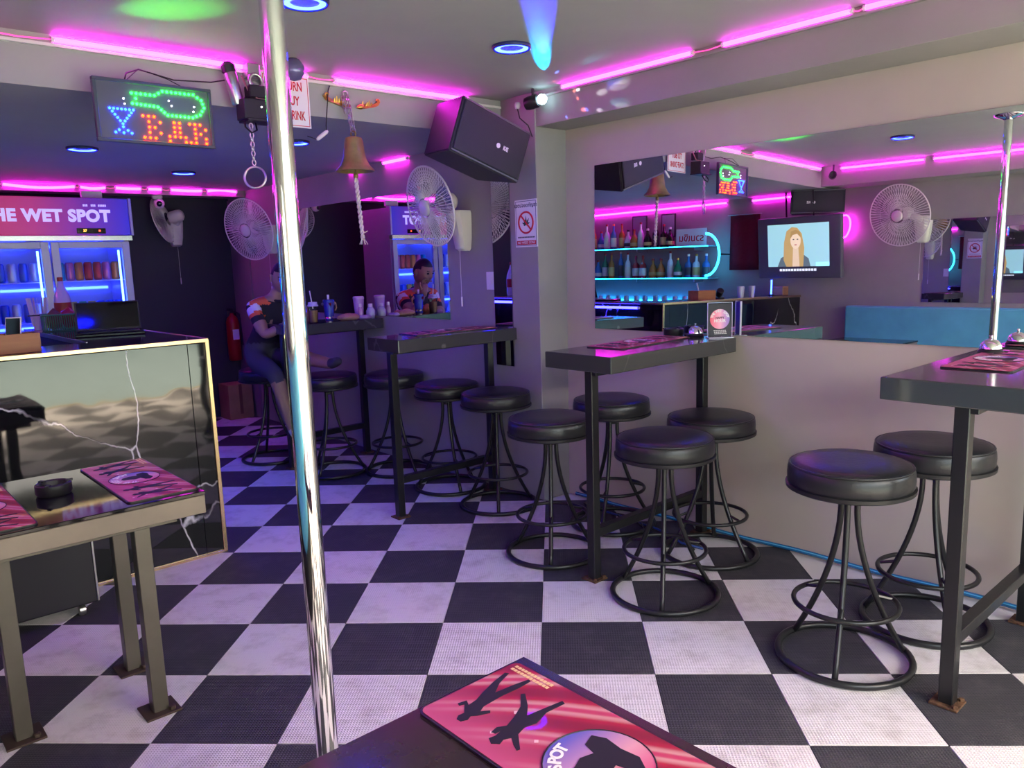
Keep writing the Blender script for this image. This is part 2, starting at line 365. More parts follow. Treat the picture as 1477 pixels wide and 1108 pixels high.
# mirrors (part of the walls)
bm = B(); vs = []
for dx in (0, .006):
    for (yy, zz) in ((-2.6, 1.04), (1.475, 1.035), (1.475, 1.955), (-2.6, 1.95)): vs.append(bm.verts.new((mir_x(yy, zz) + dx, yy, zz)))
for q in ((0, 1, 2, 3), (7, 6, 5, 4), (0, 4, 5, 1), (1, 5, 6, 2), (2, 6, 7, 3), (3, 7, 4, 0)): bm.faces.new([vs[k] for k in q])
bmesh.ops.recalc_face_normals(bm, faces=bm.faces)
o = obj('wall_mirror', bm, MIRROR); tag(o, 'wide frameless wall mirror above the tables on the right wall', 'mirror')
o = obj('wall_mirror', boxb(1.692, 1.70, 2.555, 5.0, 1.065, 1.925), MIRROR); tag(o, 'dark wall mirror behind the far table with drinks, beside the seated person', 'mirror')
o = obj('wall_mirror', boxb(1.692, 1.70, 1.938, 2.10, .80, 2.05), MIRROR); tag(o, 'narrow upright mirror strip between the grey column and the fan wall', 'mirror')
o = obj('wall_mirror', boxb(UL, UL + .008, -1.6, 1.12, 1.05, 1.82), MIRROR); tag(o, 'wall mirror above the blue banquette, seen inside the wide wall mirror', 'mirror')

# street outside
struct('street_ground', boxb(-30, 30, -30, -3.4, -.3, -.12), mat('street_concrete', (.30, .42, .40), .8, var=.1))
struct('trim_4', boxb(UL, 2.1, -3.46, -3.4, -.12, .002), mat('yellow_threshold', (.62, .50, .20), .6))
struct('wall_street_opposite', boxb(-30, 30, -15.2, -15, -.12, 4.4), mat('pale_facade', (.42, .44, .42), .8))

# ------------------------------------------------------------------ LED strips
def led(p0, p1, label, r=.0105, m=LEDM, sag=0, name='led_strip', group='magenta LED strips', nxt=None):
    p0, p1 = Vector(p0), Vector(p1); k = 7
    pts = [p0.lerp(p1, i / (k - 1)) + Vector((0, 0, -sag * sin(pi * i / (k - 1)))) for i in range(k)]
    t = thing(name, label, 'led strip', p0, group=group)
    obj('tube', tube(B(), pts, r, 8), m, t, smooth=True, world=True)
    for p in (pts[0], pts[-1]):
        d = (pts[-1] - pts[0]).normalized(); obj('end_cap', tube(B(), [p - d * .006, p + d * .006], r * 1.15, 8), WHP, t, world=True)
    if nxt is not None:
        q1 = Vector(nxt); md_ = (p1 + q1) / 2 - Vector((0, 0, .006))
        obj('connector_wire', tube(B(), [p1, md_, q1], .0032, 6), LEDW, t, smooth=True, world=True)
    return t
zf = 2.345
for a, b, l in ((-2.2, -.86, 'outermost glowing magenta LED strip on the front beam, left of the lit sign'), (-.625, .19, 'long magenta LED strip on the beam above the lit bar sign'),
             (.25, .455, 'short magenta LED strip on the beam behind the chrome pole'), (.60, 1.45, 'magenta LED strip on the beam between brass bell and loudspeaker')):
    led((a, 1.985, zf), (b, 1.985, zf), l, nxt={-.86: (-.625, 1.985, zf), .19: (.25, 1.985, zf), .455: (.60, 1.985, zf)}.get(b))
for a, b, l in ((-3.0, -.14, 'nearest magenta LED strip along the right ceiling beam, leaving the frame'), (-.09, .485, 'magenta LED strip in the middle of the right ceiling beam'),
             (.645, 1.48, 'magenta LED strip on the right beam ending at the disco light')):
    led((1.69, a, 2.352), (1.69, b, 2.352), l, nxt={-.14: (1.69, -.09, 2.352), .485: (1.69, .645, 2.352)}.get(b))
for a, b, l in ((1.80, 1.05, 'magenta LED strip on the left beam above the wall fan, seen in the mirror'), (.98, -.6, 'longer magenta LED strip on the left beam, seen in the mirror by the pole')):
    led((-2.24, a, 2.335), (-2.24, b, 2.335), l)
zb = 2.15
for a, b, l, s in ((-.55, -.30, 'short magenta LED strip on the back beam at the photo edge above the fridge', .002), (-.24, .27, 'wavy magenta LED strip above the fridge sign', .018), (.30, .50, 'drooping magenta LED strip right of the fridge', .012),
             (.57, .78, 'short magenta LED strip above the dark doorway', .003), (.83, .95, 'tiny magenta LED strip above the security camera', .0), (1.02, 1.30, 'magenta LED strip over the dim wall fan', .004), (1.34, 1.62, 'magenta LED strip in the far ceiling corner behind the steel ring', -.012)):
    led((a, 5.64, zb), (b, 5.64, zb), l, sag=s, nxt={-.30: (-.24, 5.64, zb), .27: (.30, 5.64, zb), .50: (.57, 5.64, zb), .78: (.83, 5.64, zb), .95: (1.02, 5.64, zb), 1.30: (1.34, 5.64, zb)}.get(b))
led((1.685, 3.75, 2.15), (1.685, 3.55, 2.15), 'short magenta LED strip left of the brass bell on the ceiling edge')
led((1.685, 3.25, 2.15), (1.685, 2.95, 2.15), 'short magenta LED strip right of the brass bell on the ceiling edge')
led((-2.585, 5.3, 2.10), (-2.585, 3.2, 2.13), 'magenta LED strip over the back bar bottles, seen in the mirror')
led((-2.585, 2.9, 2.13), (-2.585, 2.35, 2.14), 'magenta LED strip over the television, seen in the mirror')
# cable channel under the strips
obj('trim_2', boxb(-2.2, 1.69, 1.978, 1.995, 2.318, 2.330), WHP)['kind'] = 'structure'
obj('trim_3', boxb(1.683, 1.70, -3.3, 1.69, 2.325, 2.336), PAINT)['kind'] = 'structure'

# ------------------------------------------------------------------ recessed ring lights
def ring_light(x, y, z, label, r=.085):
    t = thing('ring_downlight', label, 'ceiling light', (x, y, z), group='blue ring downlights')
    obj('rim', lathe(B(), [(r, 0), (r, -.012), (r * .93, -.016), (r * .88, -.012), (r * .88, 0)], 36), mat('downlight_rim', (.02, .03, .12), .4), t, smooth=True)
    obj('glow_ring', lathe(B(), [(r * .86, -.004), (r * .86, -.012), (r * .62, -.012), (r * .62, -.004)], 36), LEDB, t, smooth=True)
    obj('centre_disc', lathe(B(), [(r * .6, -.004), (r * .6, -.008), (.001, -.009)], 30), mat('downlight_centre', (.25, .28, .4), .4), t)
    return t
L0 = ring_light(.964, 1.078, 2.365, 'large glowing blue ring downlight in front of the disco light')
for x, y, z, l in ((-.03, 1.06, 2.365, 'blue ring downlight at the top edge right of the pole'), (-.17, 3.55, 2.165, 'blue ring downlight in the lower ceiling below the cocktail glass of the sign'),
                   (.72, 4.45, 2.165, 'blue ring downlight in the lower ceiling below the lit letters'), (.76, 2.75, 2.165, 'small blue ring downlight just right of the chrome pole'), (-1.0, .83, 2.365, 'blue ring downlight seen in the wide mirror above the wall fan')):
    dup(L0, (x, y, z), label=l)

# ------------------------------------------------------------------ bar counter
t = thing('bar_counter', 'black marble bar counter with gold edge trim', 'bar counter', (-.02, 2.31, 0))
def bar_panel(name, x0, x1, y0, y1, z0, z1, loc): obj(name, boxb(x0, x1, y0, y1, z0, z1, bev=.001), MARB, t, world=True)
xs = [-2.58, -1.96, -1.34, -.78, -.20, -.02]
for a, b in ((-2.58, -1.56), (-1.56, -.115), (-.115, -.02)):
    bar_panel('front_panel', a + .001, b - .001, 2.312, 2.33, .01, 1.085, 0)
bar_panel('end_panel', -.045, -.024, 2.33, 4.2, .01, 1.085, 0)
obj('core', boxb(-2.58, -.05, 2.332, 2.66, .0, 1.08), BLKP, t, world=True)
obj('core', boxb(-.42, -.05, 2.66, 4.18, .0, 1.08), BLKP, t, world=True)
bm = boxb(-2.58, -.02, 2.318, 2.70, 1.086, 1.105, bev=.001)
obj('counter_top', bm, MARBT, t, world=True)
obj('counter_top', boxb(-.46, -.02, 2.7005, 4.2, 1.086, 1.105, bev=.001), MARBT, t, world=True)
for e in ((-2.58, -.012, 2.302, 2.318, 1.088, 1.108), (-.03, -.010, 2.303, 2.316, .0, 1.10), (-2.58, -.012, 2.302, 2.314, .0, .012), (-.022, -.010, 2.318, 4.2, 1.093, 1.108)):
    obj('gold_trim', boxb(*e, bev=.002), GOLD, t, world=True)
obj('inner_trim', boxb(-.467, -.46, 2.70, 4.2, 1.085, 1.107), STEEL, t, world=True)
t = thing('work_counter', 'lower steel work counter behind the bar, seen past the wooden box', 'counter', (-1.2, 2.9, 0))
obj('top', boxb(-2.05, -.47, 2.72, 3.05, .86, .90, bev=.004), mat('blue_grey_laminate', (.12, .14, .22), .25), t, world=True)
obj('cabinet', boxb(-2.05, -.47, 2.74, 3.03, 0, .86), BLKP, t, world=True)

# ------------------------------------------------------------------ bar tables
def bar_table(x0, x1, y0, y1, z, label, legs, th=.072, brace=False):
    t = thing('bar_table', label, 'table', ((x0 + x1) / 2, (y0 + y1) / 2, 0), group='high bar tables fixed to the mirror wall')
    obj('table_top', boxb(x0, x1, y0, y1, z - th, z, bev=.004, seg=2), MARBT, t, world=True)
    ym = legs[0][1]
    for (lx, ly) in legs:
        obj('leg', boxb(lx - .022, lx + .022, ly - .022, ly + .022, .006, z - th, bev=.003), BLKM, t, world=True)
        pl = boxb(lx - .042, lx + .042, ly - .042, ly + .042, .0005, .008, bev=.001)
        for q in (-1, 1): lathe(pl, [(.009, .008), (.009, .016), (.004, .018)], 6, T(lx + .031 * q, ly - .031, 0))
        obj('foot_plate', pl, RUST, t, world=True)
    (ax, ay), (bx, by) = legs
    if brace:
        bm = B(); d = .022
        vs = [(ax + .022, ay, .30), (bx - .02, by, .30)]
        box(bm, ax + .02, bx - .02, ay - .02, ay + .02, .20, .24, bev=.002)
    else:
        bm = boxb(ax + .02, bx - .02, min(ay, by) - .02, max(ay, by) + .02, .20, .24, bev=.002)
    obj('stretcher', bm, BLKM, t, world=True)
    obj('support_rail', boxb(ax - .02, bx + .03, ay - .045, ay - .005, z - th - .022, z - th, bev=.002), BLKM, t, world=True)
    return t
bar_table(.975, 1.915, .54, .93, 1.03, 'high bar table by the column carrying the menu stand', [(1.03, .70), (1.86, .70)])
bar_table(1.02, 1.925, -.96, -.535, 1.04, 'high bar table at the right photo edge with a service bell', [(1.075, -.765), (1.86, -.765)])
bar_table(.835, 1.688, 1.90, 2.21, 1.04, 'high bar table behind the column with a lone pink runner', [(.915, 2.09), (1.62, 2.09)])
bar_table(.955, 1.688, 3.37, 3.745, 1.05, 'farthest high bar table crowded with drinks by the seated person', [(1.0, 3.60), (1.62, 3.60)])

# ------------------------------------------------------------------ bar stools
def make_stool(label):
    t = thing('bar_stool', label, 'stool', group='black bar stools')
    R = .205
    obj('seat_cushion', lathe(B(), [(.001, .705), (.10, .706), (R - .035, .703), (R - .012, .694), (R - .002, .678), (R, .655), (R - .001, .632), (R - .006, .622), (.001, .62)], 40), VINYL, t, smooth=True, ang=60)
    obj('welt', torus(B(), (0, 0, .690), R - .008, .0045, 40, 6), VINYL, t, smooth=True)
    obj('seat_rim', lathe(B(), [(.001, .606), (R - .008, .606), (R + .004, .612), (R + .005, .624), (R - .004, .626), (.001, .626)], 40), BLKP, t, smooth=True, ang=40)
    obj('spindle', lathe(B(), [(.03, .60), (.03, .606)], 12), BLKM, t); 
    bm = B(); tube(bm, [(0, 0, .56), (0, 0, .606)], .028, 12); obj('mount_block', bm, BLKM, t)
    for k in range(3):
        a = rad(90 + 120 * k); c, s = cos(a), sin(a); pts = []
        for i in range(15):
            q = i / 14; z = .607 - q * .592
            r = .030 + .185 * (max(0, (q - .12) / .88)) ** 1.75
            pts.append((c * r, s * r, z))
        obj('leg', tube(B(), pts, .0105, 8), BLKM, t, smooth=True)
    obj('base_ring', torus(B(), (0, 0, .0135), .222, .0125, 44, 8), BLKM, t, smooth=True)
    fr = obj('foot_ring', torus(B(), (0, 0, .205), .172, .009, 40, 8), BLKM, t, smooth=True)
    for k in range(3):
        a = rad(90 + 120 * k); c, s = cos(a), sin(a)
        obj('brace', tube(B(), [(c * .115, s * .115, .22), (c * .172, s * .172, .205)], .006, 6), BLKM, fr)
    return t
# legs: angle so that one leg points to the camera side
SPOTS = [((1.127, -.403), 198, 'nearest black bar stool with purple sheen in front of the right bar table', 1.03),
         ((1.60, -.50), 225, 'black bar stool half hidden behind the leg of the right bar table', 1.03),
         ((1.117, .374), 214, 'black bar stool directly in front of the menu table, right of its near leg', 1.0),
         ((1.64, .50), 268, 'black bar stool against the wall just behind the stool in front of the menu table', .985),
         ((1.125, 1.06), 222, 'black bar stool left of the menu table, beside its near leg', .99),
         ((1.655, 1.13), 205, 'black bar stool in the corner between column and menu table', 1.0),
         ((1.45, 1.84), 228, 'black bar stool in front of the column-side table, left of the pale column', .985),
         ((1.485, 2.36), 250, 'black bar stool behind the column-side table under the wall fan', .98),
         ((1.488, 2.965), 150, 'black bar stool behind the near leg of the column-side table', 1.0),
         ((1.15, 3.285), 215, 'black bar stool holding the foot of the seated person', 1.0),
         ((1.03, 3.99), 200, 'black bar stool under the seated person', 1.0)]
st0 = None
for (x, y), a, l, hs in SPOTS:
    if st0 is None: st0 = make_stool(l); o = st0
    else: o = dup(st0, label=l)
    o.location = (x, y, .001); o.rotation_euler = (0, 0, rad(a - 90 + 0)); o.scale = (1, 1, hs)

# ------------------------------------------------------------------ low tables
def low_table(x0, x1, y0, y1, z, label, legs, topm):
    t = thing('low_table', label, 'table', ((x0 + x1) / 2, (y0 + y1) / 2, 0), group='low lounge tables')
    obj('table_top', boxb(x0, x1, y0, y1, z - .012, z, bev=.002), topm, t, world=True)
    obj('top_edge', boxb(x0 + .002, x1 - .002, y0 + .003, y1 - .003, z - .072, z - .0125, bev=.002), BRNP, t, world=True)
    for yy in (y0 + .13, y1 - .13):
        rl = boxb(x0 + .05, x1 - .06, yy - .02, yy + .02, z - .112, z - .0725, bev=.001)
        obj('support_rail', rl, BRNM, t, world=True)
    obj('support_rail', boxb(x1 - .17, x1 - .13, y0 + .15, y1 - .15, z - .112, z - .0725, bev=.001), BRNM, t, world=True)
    for (lx, ly) in legs:
        obj('leg', boxb(lx - .024, lx + .024, ly - .024, ly + .024, .006, z - .1125, bev=.002), BRNM, t, world=True)
        pl = boxb(lx - .055, lx + .055, ly - .055, ly + .055, .0005, .0075, bev=.001)
        lathe(pl, [(.012, .0075), (.012, .018), (.006, .021)], 6, T(lx + .03, ly - .035, 0))
        obj('foot_plate', pl, mat('dark_foot_plate', (.06, .04, .03), .6, .4), t, world=True)
    return t
low_table(-1.75, -.602, .865, 1.50, .75, 'bronze-legged low table with two pink runners in front of the bar', [(-.765, 1.02), (-.745, 1.375), (-1.13, 1.165), (-1.62, 1.38)], BLKG)
low_table(-1.42, -.602, -1.32, -.618, .75, 'dark brown low table at the bottom photo edge under a single runner', [(-.66, -.68), (-.66, -1.25), (-1.36, -.68), (-1.36, -1.25)], FGTOP)

# ------------------------------------------------------------------ printed bar runners
def dancer(v):
    A = [(-.004, .088), (-.012, .078), (-.010, .066), (-.020, .058), (-.034, .040), (-.030, .034), (-.016, .046), (-.012, .030), (-.016, .008), (-.022, -.020), (-.034, -.055), (-.040, -.085), (-.033, -.088), (-.018, -.055), (-.004, -.018),
         (.008, -.050), (.012, -.088), (.020, -.086), (.020, -.045), (.016, -.004), (.012, .020), (.014, .040), (.026, .030), (.034, .046), (.028, .050), (.022, .042), (.012, .056), (.006, .064), (.010, .076), (.006, .086)]
    C_ = [(.0, .082), (-.012, .074), (-.009, .062), (-.016, .050), (-.030, .062), (-.044, .070), (-.046, .064), (-.032, .050), (-.018, .036), (-.014, .016), (-.022, -.006), (-.016, -.040), (-.024, -.080), (-.016, -.084), (-.004, -.042),
          (.004, -.012), (.022, -.036), (.050, -.062), (.055, -.056), (.030, -.026), (.018, .006), (.012, .030), (.022, .044), (.020, .060), (.012, .058), (.010, .046), (.008, .062), (.012, .074)]
    return A if v == 0 else C_
def make_runner(label):
    t = thing('bar_runner', label, 'bar mat', group='pink printed bar runners')
    L_, W_ = .575, .212
    obj('rubber_base', poly(B(), rrect(L_, W_, .016), .004), BLKP, t)
    obj('printed_face', poly(B(), rrect(L_ - .008, W_ - .008, .013), .0012, T(0, 0, .004)), PRINT, t)
    for (x, y, s, r, k) in ((.235, .004, .86, .25, 0), (.148, .006, .9, .12, 1), (-.145, .0, .9, -.1, 0), (-.225, .004, .86, -.2, 1)):
        obj('silhouette', poly(B(), dancer(k), .0008, T(x, y, .0052) @ Matrix.Rotation(r, 4, 'Z') @ Matrix.Scale(s, 4)), BLKINK, t)
    em = obj('round_emblem', poly(B(), circ(.078, 40), .0008, T(.0, .004, .0052)), gradx('emblem_print', [(0, (.55, .03, .14)), (.45, (.62, .30, .36)), (1, (.10, .10, .42))], 0, -.07, .07), t)
    obj('emblem_border', tube(B(), [(p[0], p[1] + .004, .006) for p in circ(.078, 40)], .0012, 5, closed=True), BLKINK, em)
    bm = B(); poly(bm, [(-.052, -.036), (-.03, -.05), (.0, -.046), (.03, -.05), (.05, -.04), (.042, -.018), (.02, -.012), (.026, .010), (.016, .034), (.0, .042), (-.012, .036), (-.014, .02), (-.024, .004), (-.018, -.014), (-.044, -.022)], .0008, T(0, .004, .0061))
    obj('emblem_figure', bm, BLKINK, em)
    s = 'THE WET SPOT'
    for k, ch in enumerate(s):
        if ch == ' ': continue
        a = rad(168 - k * 14.2); text('letter', ch, .026, PAPER, em, T(.060 * cos(a), .060 * sin(a) + .004, .0068) @ Matrix.Rotation(a - pi / 2, 4, 'Z'), ext=.0003, bold=.0008)
    bm = B()
    for k in range(2):
        for j in range(12): box(bm, .185 + j * .0075, .1905 + j * .0075, -.084 - k * .010, -.078 - k * .010, .0052, .0058)
    obj('small_print', bm, mat('gold_ink', (.7, .5, .25), .5), t)['kind'] = 'stuff'
    bm = B()
    for k in range(16):
        a = random.uniform(-.27, .27); b = random.uniform(-.02, .095); s = random.uniform(.003, .007)
        if abs(a) < .09: continue
        poly(bm, [(a - s, b), (a, b - s), (a + s, b), (a, b + s)], .0004, T(0, 0, .0052))
    obj('confetti', bm, mat('pale_pink_ink', (.72, .45, .5), .5), t)['kind'] = 'stuff'
    return t
RN = make_runner('pink bar runner on the dark brown table at the bottom of the photo'); RN.location = (-.733, -.915, .7505); RN.rotation_euler = (0, 0, rad(90))
for (x, y, z, a, l) in ((-.715, 1.185, .7505, 90, 'pink bar runner right of the ashtray on the low table by the bar'), (-1.165, 1.175, .7505, 90, 'pink bar runner left of the ashtray on the low table by the bar'),
                     (1.49, .80, 1.0305, 4, 'pink bar runner on the menu table in front of the ashtray'), (1.60, -.70, 1.0405, 2, 'pink bar runner on the right bar table in front of the service bell'),
                     (1.33, 2.10, 1.0405, -3, 'pink bar runner on the column-side table')):
    dup(RN, (x, y, z), rad(a), label=l)

# ------------------------------------------------------------------ ashtrays, service bells, menu stand
def ashtray(loc, label, r=.052):
    t = thing('ashtray', label, 'ashtray', loc, group='black round ashtrays')
    obj('bowl', lathe(B(), [(.001, .0), (r * .9, 0), (r, .008), (r, .034), (r - .006, .038), (r - .013, .034), (r - .016, .012), (.001, .010)], 28), BLKP, t, smooth=True, ang=50)
    for k in range(3): a = 2 * pi * k / 3; obj('rest', boxb(-.006, .006, -.010, .010, .034, .0395, M=T((r - .006) * cos(a), (r - .006) * sin(a), 0) @ Matrix.Rotation(a + pi / 2, 4, 'Z')), BLKP, t)
    return t
A0 = ashtray((-.955, 1.205, .7505), 'round black ashtray between two runners on the low table')
dup(A0, (1.845, .865, 1.0305), label='round black ashtray on the menu table beside a service bell')
def sbell(loc, label):
    t = thing('service_bell', label, 'bell', loc, group='counter service bells')
    obj('base', lathe(B(), [(.001, 0), (.042, 0), (.044, .006), (.040, .012), (.001, .014)], 24), BLKP, t, smooth=True, ang=40)
    obj('dome', lathe(B(), [(.038, .014), (.038, .018), (.034, .034), (.024, .046), (.010, .052), (.001, .053)], 28), CHROME, t, smooth=True)
    obj('button', lathe(B(), [(.004, .05), (.004, .06), (.006, .062), (.004, .066), (.001, .067)], 12), CHROME, t, smooth=True); return t
b0 = sbell((1.85, .735, 1.0305), 'chrome service bell next to the menu stand')
dup(b0, (1.80, -.61, 1.0405), label='chrome service bell on the right bar table behind the runner')
t = thing('menu_stand', 'clear acrylic menu stand with a round pink print on the menu table', 'menu stand', (1.86, .60, 1.0305), rz=rad(-40))
obj('acrylic_foot', boxb(-.062, .062, -.035, .035, 0, .005, bev=.001), mat('acrylic', (.6, .6, .65), .1, coat=1), t)
obj('print_sheet', boxb(-.056, .056, -.0015, .0015, .006, .168), mat('dark_menu_paper', (.02, .018, .03), .5), t)
o = obj('round_print', poly(B(), circ(.049, 36), .0006, MY(0, -.0017, .092)), gradx('menu_print', [(0, (.75, .06, .12)), (.5, (.85, .35, .5)), (1, (.22, .14, .55))], 0, -.05, .05, emit=.05), t)
for k, ch in enumerate('THE WET SPOT'):
    if ch != ' ': a = rad(165 - k * 13.6); text('letter', ch, .017, PAPER, o, MY(.04 * cos(a), -.0026, .092 + .04 * sin(a)) @ Matrix.Rotation(a - pi / 2, 4, 'Z'), ext=.0002, bold=.0006)
text('title', 'HAPPY', .014, BLKINK, o, MY(0, -.0026, .098), ext=.0002, bold=.0005); text('title', 'HOUR', .020, PAPER, o, MY(0, -.0026, .083), ext=.0002, bold=.0006)
bm = B()
for k in range(3):
    for j in range(7): box(bm, -.030 + j * .009 + .002 * k, -.024 + j * .009 + .002 * k, -.0024, -.0016, .034 - k * .008, .0375 - k * .008)
obj('small_print', bm, PAPER, t)['kind'] = 'stuff'
obj('clear_cover', boxb(-.060, .060, -.0045, -.0032, .005, .172), glassmat('thin_acrylic', (1, 1, 1), .03), t)
bm = B()
for a in ((-.0615, -.060, .005, .172), (.060, .0615, .005, .172)): box(bm, a[0], a[1], -.006, .003, a[2], a[3])
box(bm, -.0615, .0615, -.006, .003, .172, .1735); obj('acrylic_edge', bm, mat('acrylic_edge', (.75, .72, .75), .15), t)

# ------------------------------------------------------------------ dance pole
t = thing('dance_pole', 'polished chrome dance pole from floor to ceiling', 'pole', (-.6565, .049, 0))
obj('shaft', tube(B(), [(0, 0, .0), (0, 0, 2.365)], .0262, 40), CHROME, t, smooth=True, ang=60)
obj('floor_flange', lathe(B(), [(.027, .03), (.05, .022), (.085, .012), (.09, .001), (.027, .001)], 32), CHROME, t, smooth=True, ang=50)
obj('ceiling_flange', lathe(B(), [(.027, 2.33), (.05, 2.343), (.085, 2.355), (.09, 2.364), (.027, 2.364)], 32), CHROME, t, smooth=True, ang=50)

# ------------------------------------------------------------------ wall fans
def make_fan(name, label, base, wall_n, axis, head_off, R=.205, mcol=None, group='cream wall fans', dim=False, tilt_base=0):
    """base: point on wall (centre of the bracket plate); wall_n: outward wall normal; axis: where the fan blows"""
    t = thing(name, label, 'fan', base, group=group); b = Vector(base); wn_ = Vector(wall_n); ax = Vector(axis).normalized()
    side = Vector((0, 0, 1)).cross(wn_).normalized()
    Mb = Matrix((side, wn_, Vector((0, 0, 1)))).transposed().to_4x4(); Mb.translation = b
    # tapered base housing against the wall
    bm = B(); secs = []
    for (z, w, d, y0) in ((-.13, .030, .055, 0), (-.115, .042, .075, 0), (-.05, .052, .085, 0), (.04, .056, .10, 0), (.10, .056, .115, 0), (.12, .050, .11, 0)):
        secs.append([bm.verts.new(Mb @ Vector(p)) for p in ((-w, .001, z), (w, .001, z), (w, d * .8, z), (w * .6, d, z), (-w * .6, d, z), (-w, d * .8, z))])
    for a, c in zip(secs, secs[1:]):
        for k in range(6): bm.faces.new((a[k], a[(k + 1) % 6], c[(k + 1) % 6], c[k]))
    bm.faces.new(secs[0][::-1]); bm.faces.new(secs[-1]); bmesh.ops.recalc_face_normals(bm, faces=bm.faces)
    CR = CREAM
    obj('wall_housing', bm, CR, t, smooth=True, ang=40, world=True)
    hc = b + Vector(head_off)                      # centre of the motor
    j = b + wn_ * .11 + Vector((0, 0, .09))
    obj('arm', tube(B(), [b + wn_ * .05 + Vector((0, 0, .07)), j, hc - ax * .02], [.034, .032, .03], 12), CR, t, smooth=True, world=True)
    obj('motor_housing', lathe(B(), [(.001, -.10), (.03, -.098), (.05, -.08), (.056, -.05), (.056, .01), (.045, .03), (.001, .03)], 24, axisM(hc, ax)), CR, t, smooth=True, world=True, ang=50)
    fc = hc + ax * .085; x, y, z = frame_of(ax)
    # guard: rings and radial wires
    bm = B()
    def P_(r, h, a): return fc + (x * cos(a) + y * sin(a)) * r + z * h
    def front(q): return (R * (1 - q), .045 * (sin(q * pi / 2)) + .012)
    def back(q): return (R * (1 - q), -.05 * sin(q * pi / 2) + .008)
    NW = 66
    for k in range(NW):
        a = 2 * pi * k / NW
        tube(bm, [P_(*front(q), a) for q in (0, .12, .3, .55, .76)], .0023, 4, caps=False)
        tube(bm, [P_(*back(q), a) for q in (0, .15, .4, .7)], .0023, 4, caps=False)
    for q in (.40,): tube(bm, [P_(*front(q), 2 * pi * k / 48) for k in range(48)], .0014, 4, closed=True)
    g = obj('guard_wires', bm, IVOW, t, world=True); g['kind'] = 'stuff'
    obj('guard_rim', tube(B(), [P_(R, .01, 2 * pi * k / 48) for k in range(48)], .0055, 8, closed=True), IVOW, t, smooth=True, world=True)
    obj('hub_badge', lathe(B(), [(.052, .0), (.052, .008), (.044, .016), (.02, .019), (.001, .0195)], 28, axisM(fc + z * .048, ax)), CR, t, smooth=True, world=True, ang=50)
    bl = glassmat('smoky_blade', (.80, .80, .78), .25) if 'smoky_blade' not in bpy.data.materials else bpy.data.materials['smoky_blade']
    for k in range(3):
        bm = B(); a0 = 2 * pi * k / 3; rows = []
        for i in range(7):
            q = i / 6; r = .03 + q * (R * .86 - .03); w = .25 + .45 * sin(pi * min(1, q * 1.02)) * .9
            rows.append([bm.verts.new(P_(r, -.012 + .022 * (s - .5), a0 + w * (s - .5) * 2 + q * .25)) for s in (0, .5, 1)])
        for p_, n_ in zip(rows, rows[1:]):
            for m_ in range(2): bm.faces.new((p_[m_], p_[m_ + 1], n_[m_ + 1], n_[m_]))
        obj('blade', bm, bl, t, smooth=True, world=True)
    # pull cord
    cb = b + wn_ * .06 + Vector((0, 0, -.12))
    obj('pull_cord', tube(B(), [cb, cb + Vector((0, 0, -.30))], .0015, 5), IVOW, t, world=True)
    obj('cord_toggle', tube(B(), [cb + Vector((0, 0, -.30)), cb + Vector((0, 0, -.36))], .005, 8), WHP, t, world=True)
    return t
make_fan('wall_fan', 'nearest cream wall fan beside the loudspeaker, guard seen almost edge-on', (1.70, 2.36, 1.64), (-1, 0, 0), (-.97, .05, -.22), (-.15, .04, .165), R=.245)
make_fan('wall_fan', 'cream wall fan left of the pole behind the seated person', (1.70, 5.10, 1.70), (-1, 0, 0), (-.86, -.35, -.22), (-.17, -.02, .10), R=.265)
make_fan('wall_fan', 'dim wall fan on the dark back wall under the security camera', (1.16, 6.05, 1.80), (0, -1, 0), (-.72, .62, -.25), (-.05, -.15, .13))
make_fan('wall_fan', 'wall fan above the blue banquette, seen face-on in the wide mirror', (UL, 1.14, 1.74), (1, 0, 0), (.9, .15, -.18), (.17, .12, .14), R=.285)

# ------------------------------------------------------------------ loudspeakers
def make_speaker(label, M, w, h, d, logo):
    t = thing('loudspeaker', label, 'loudspeaker', M.translation, group='black hanging loudspeakers'); t.rotation_euler = M.to_euler()
    bm = B(); pr_ = [(-w / 2, 0), (w / 2, 0), (w / 2 - .05, d), (-w / 2 + .05, d)]
    a = [bm.verts.new((p[0], p[1] + .0, -h / 2)) for p in pr_]; b = [bm.verts.new((p[0], p[1], h / 2)) for p in pr_]
    bm.faces.new(a); bm.faces.new(b[::-1])
    for k in range(4): bm.faces.new((a[(k + 1) % 4], a[k], b[k], b[(k + 1) % 4]))
    bmesh.ops.bevel(bm, geom=list(bm.edges), offset=.006, segments=2, affect='EDGES')
    obj('cabinet', bm, mat('speaker_vinyl', (.022, .018, .026), .5, bump=.2, bscale=150), t)
    gm = mat('speaker_grille_cloth', (.03, .03, .036), .75, bump=.3, bscale=400)
    gr = obj('grille', boxb(-w / 2 + .016, w / 2 - .016, -.014, .002, -h / 2 + .014, h / 2 - .014, bev=.008, seg=2), gm, t)
    bm = B()
    for s in (-1, 1): box(bm, -w / 2 + .01, w / 2 - .01, -.007, .001, s * (h / 2 - .009) - .004, s * (h / 2 - .009) + .004)
    obj('grille_edge', bm, mat('grey_edge', (.10, .10, .11), .4), t)
    if logo:
        text('badge', logo, .030, PAPER, gr, MY(.09, -.0147, -.01), ext=.0006, bold=.0012, sx=.8)
        obj('badge_dot', poly(B(), circ(.013, 20), .001, MY(.038, -.0147, -.01)), PAPER, gr)
    bm = B(); box(bm, -.05, .05, d - .002, d + .06, -.03, .03, bev=.002); obj('wall_bracket', bm, BLKM, t)
    return t
c1 = Vector((.9419, -.0094, -.3045)); c2 = Vector((.039, .9851, .0902)); c3 = Vector((.3052, -.0988, .9471))
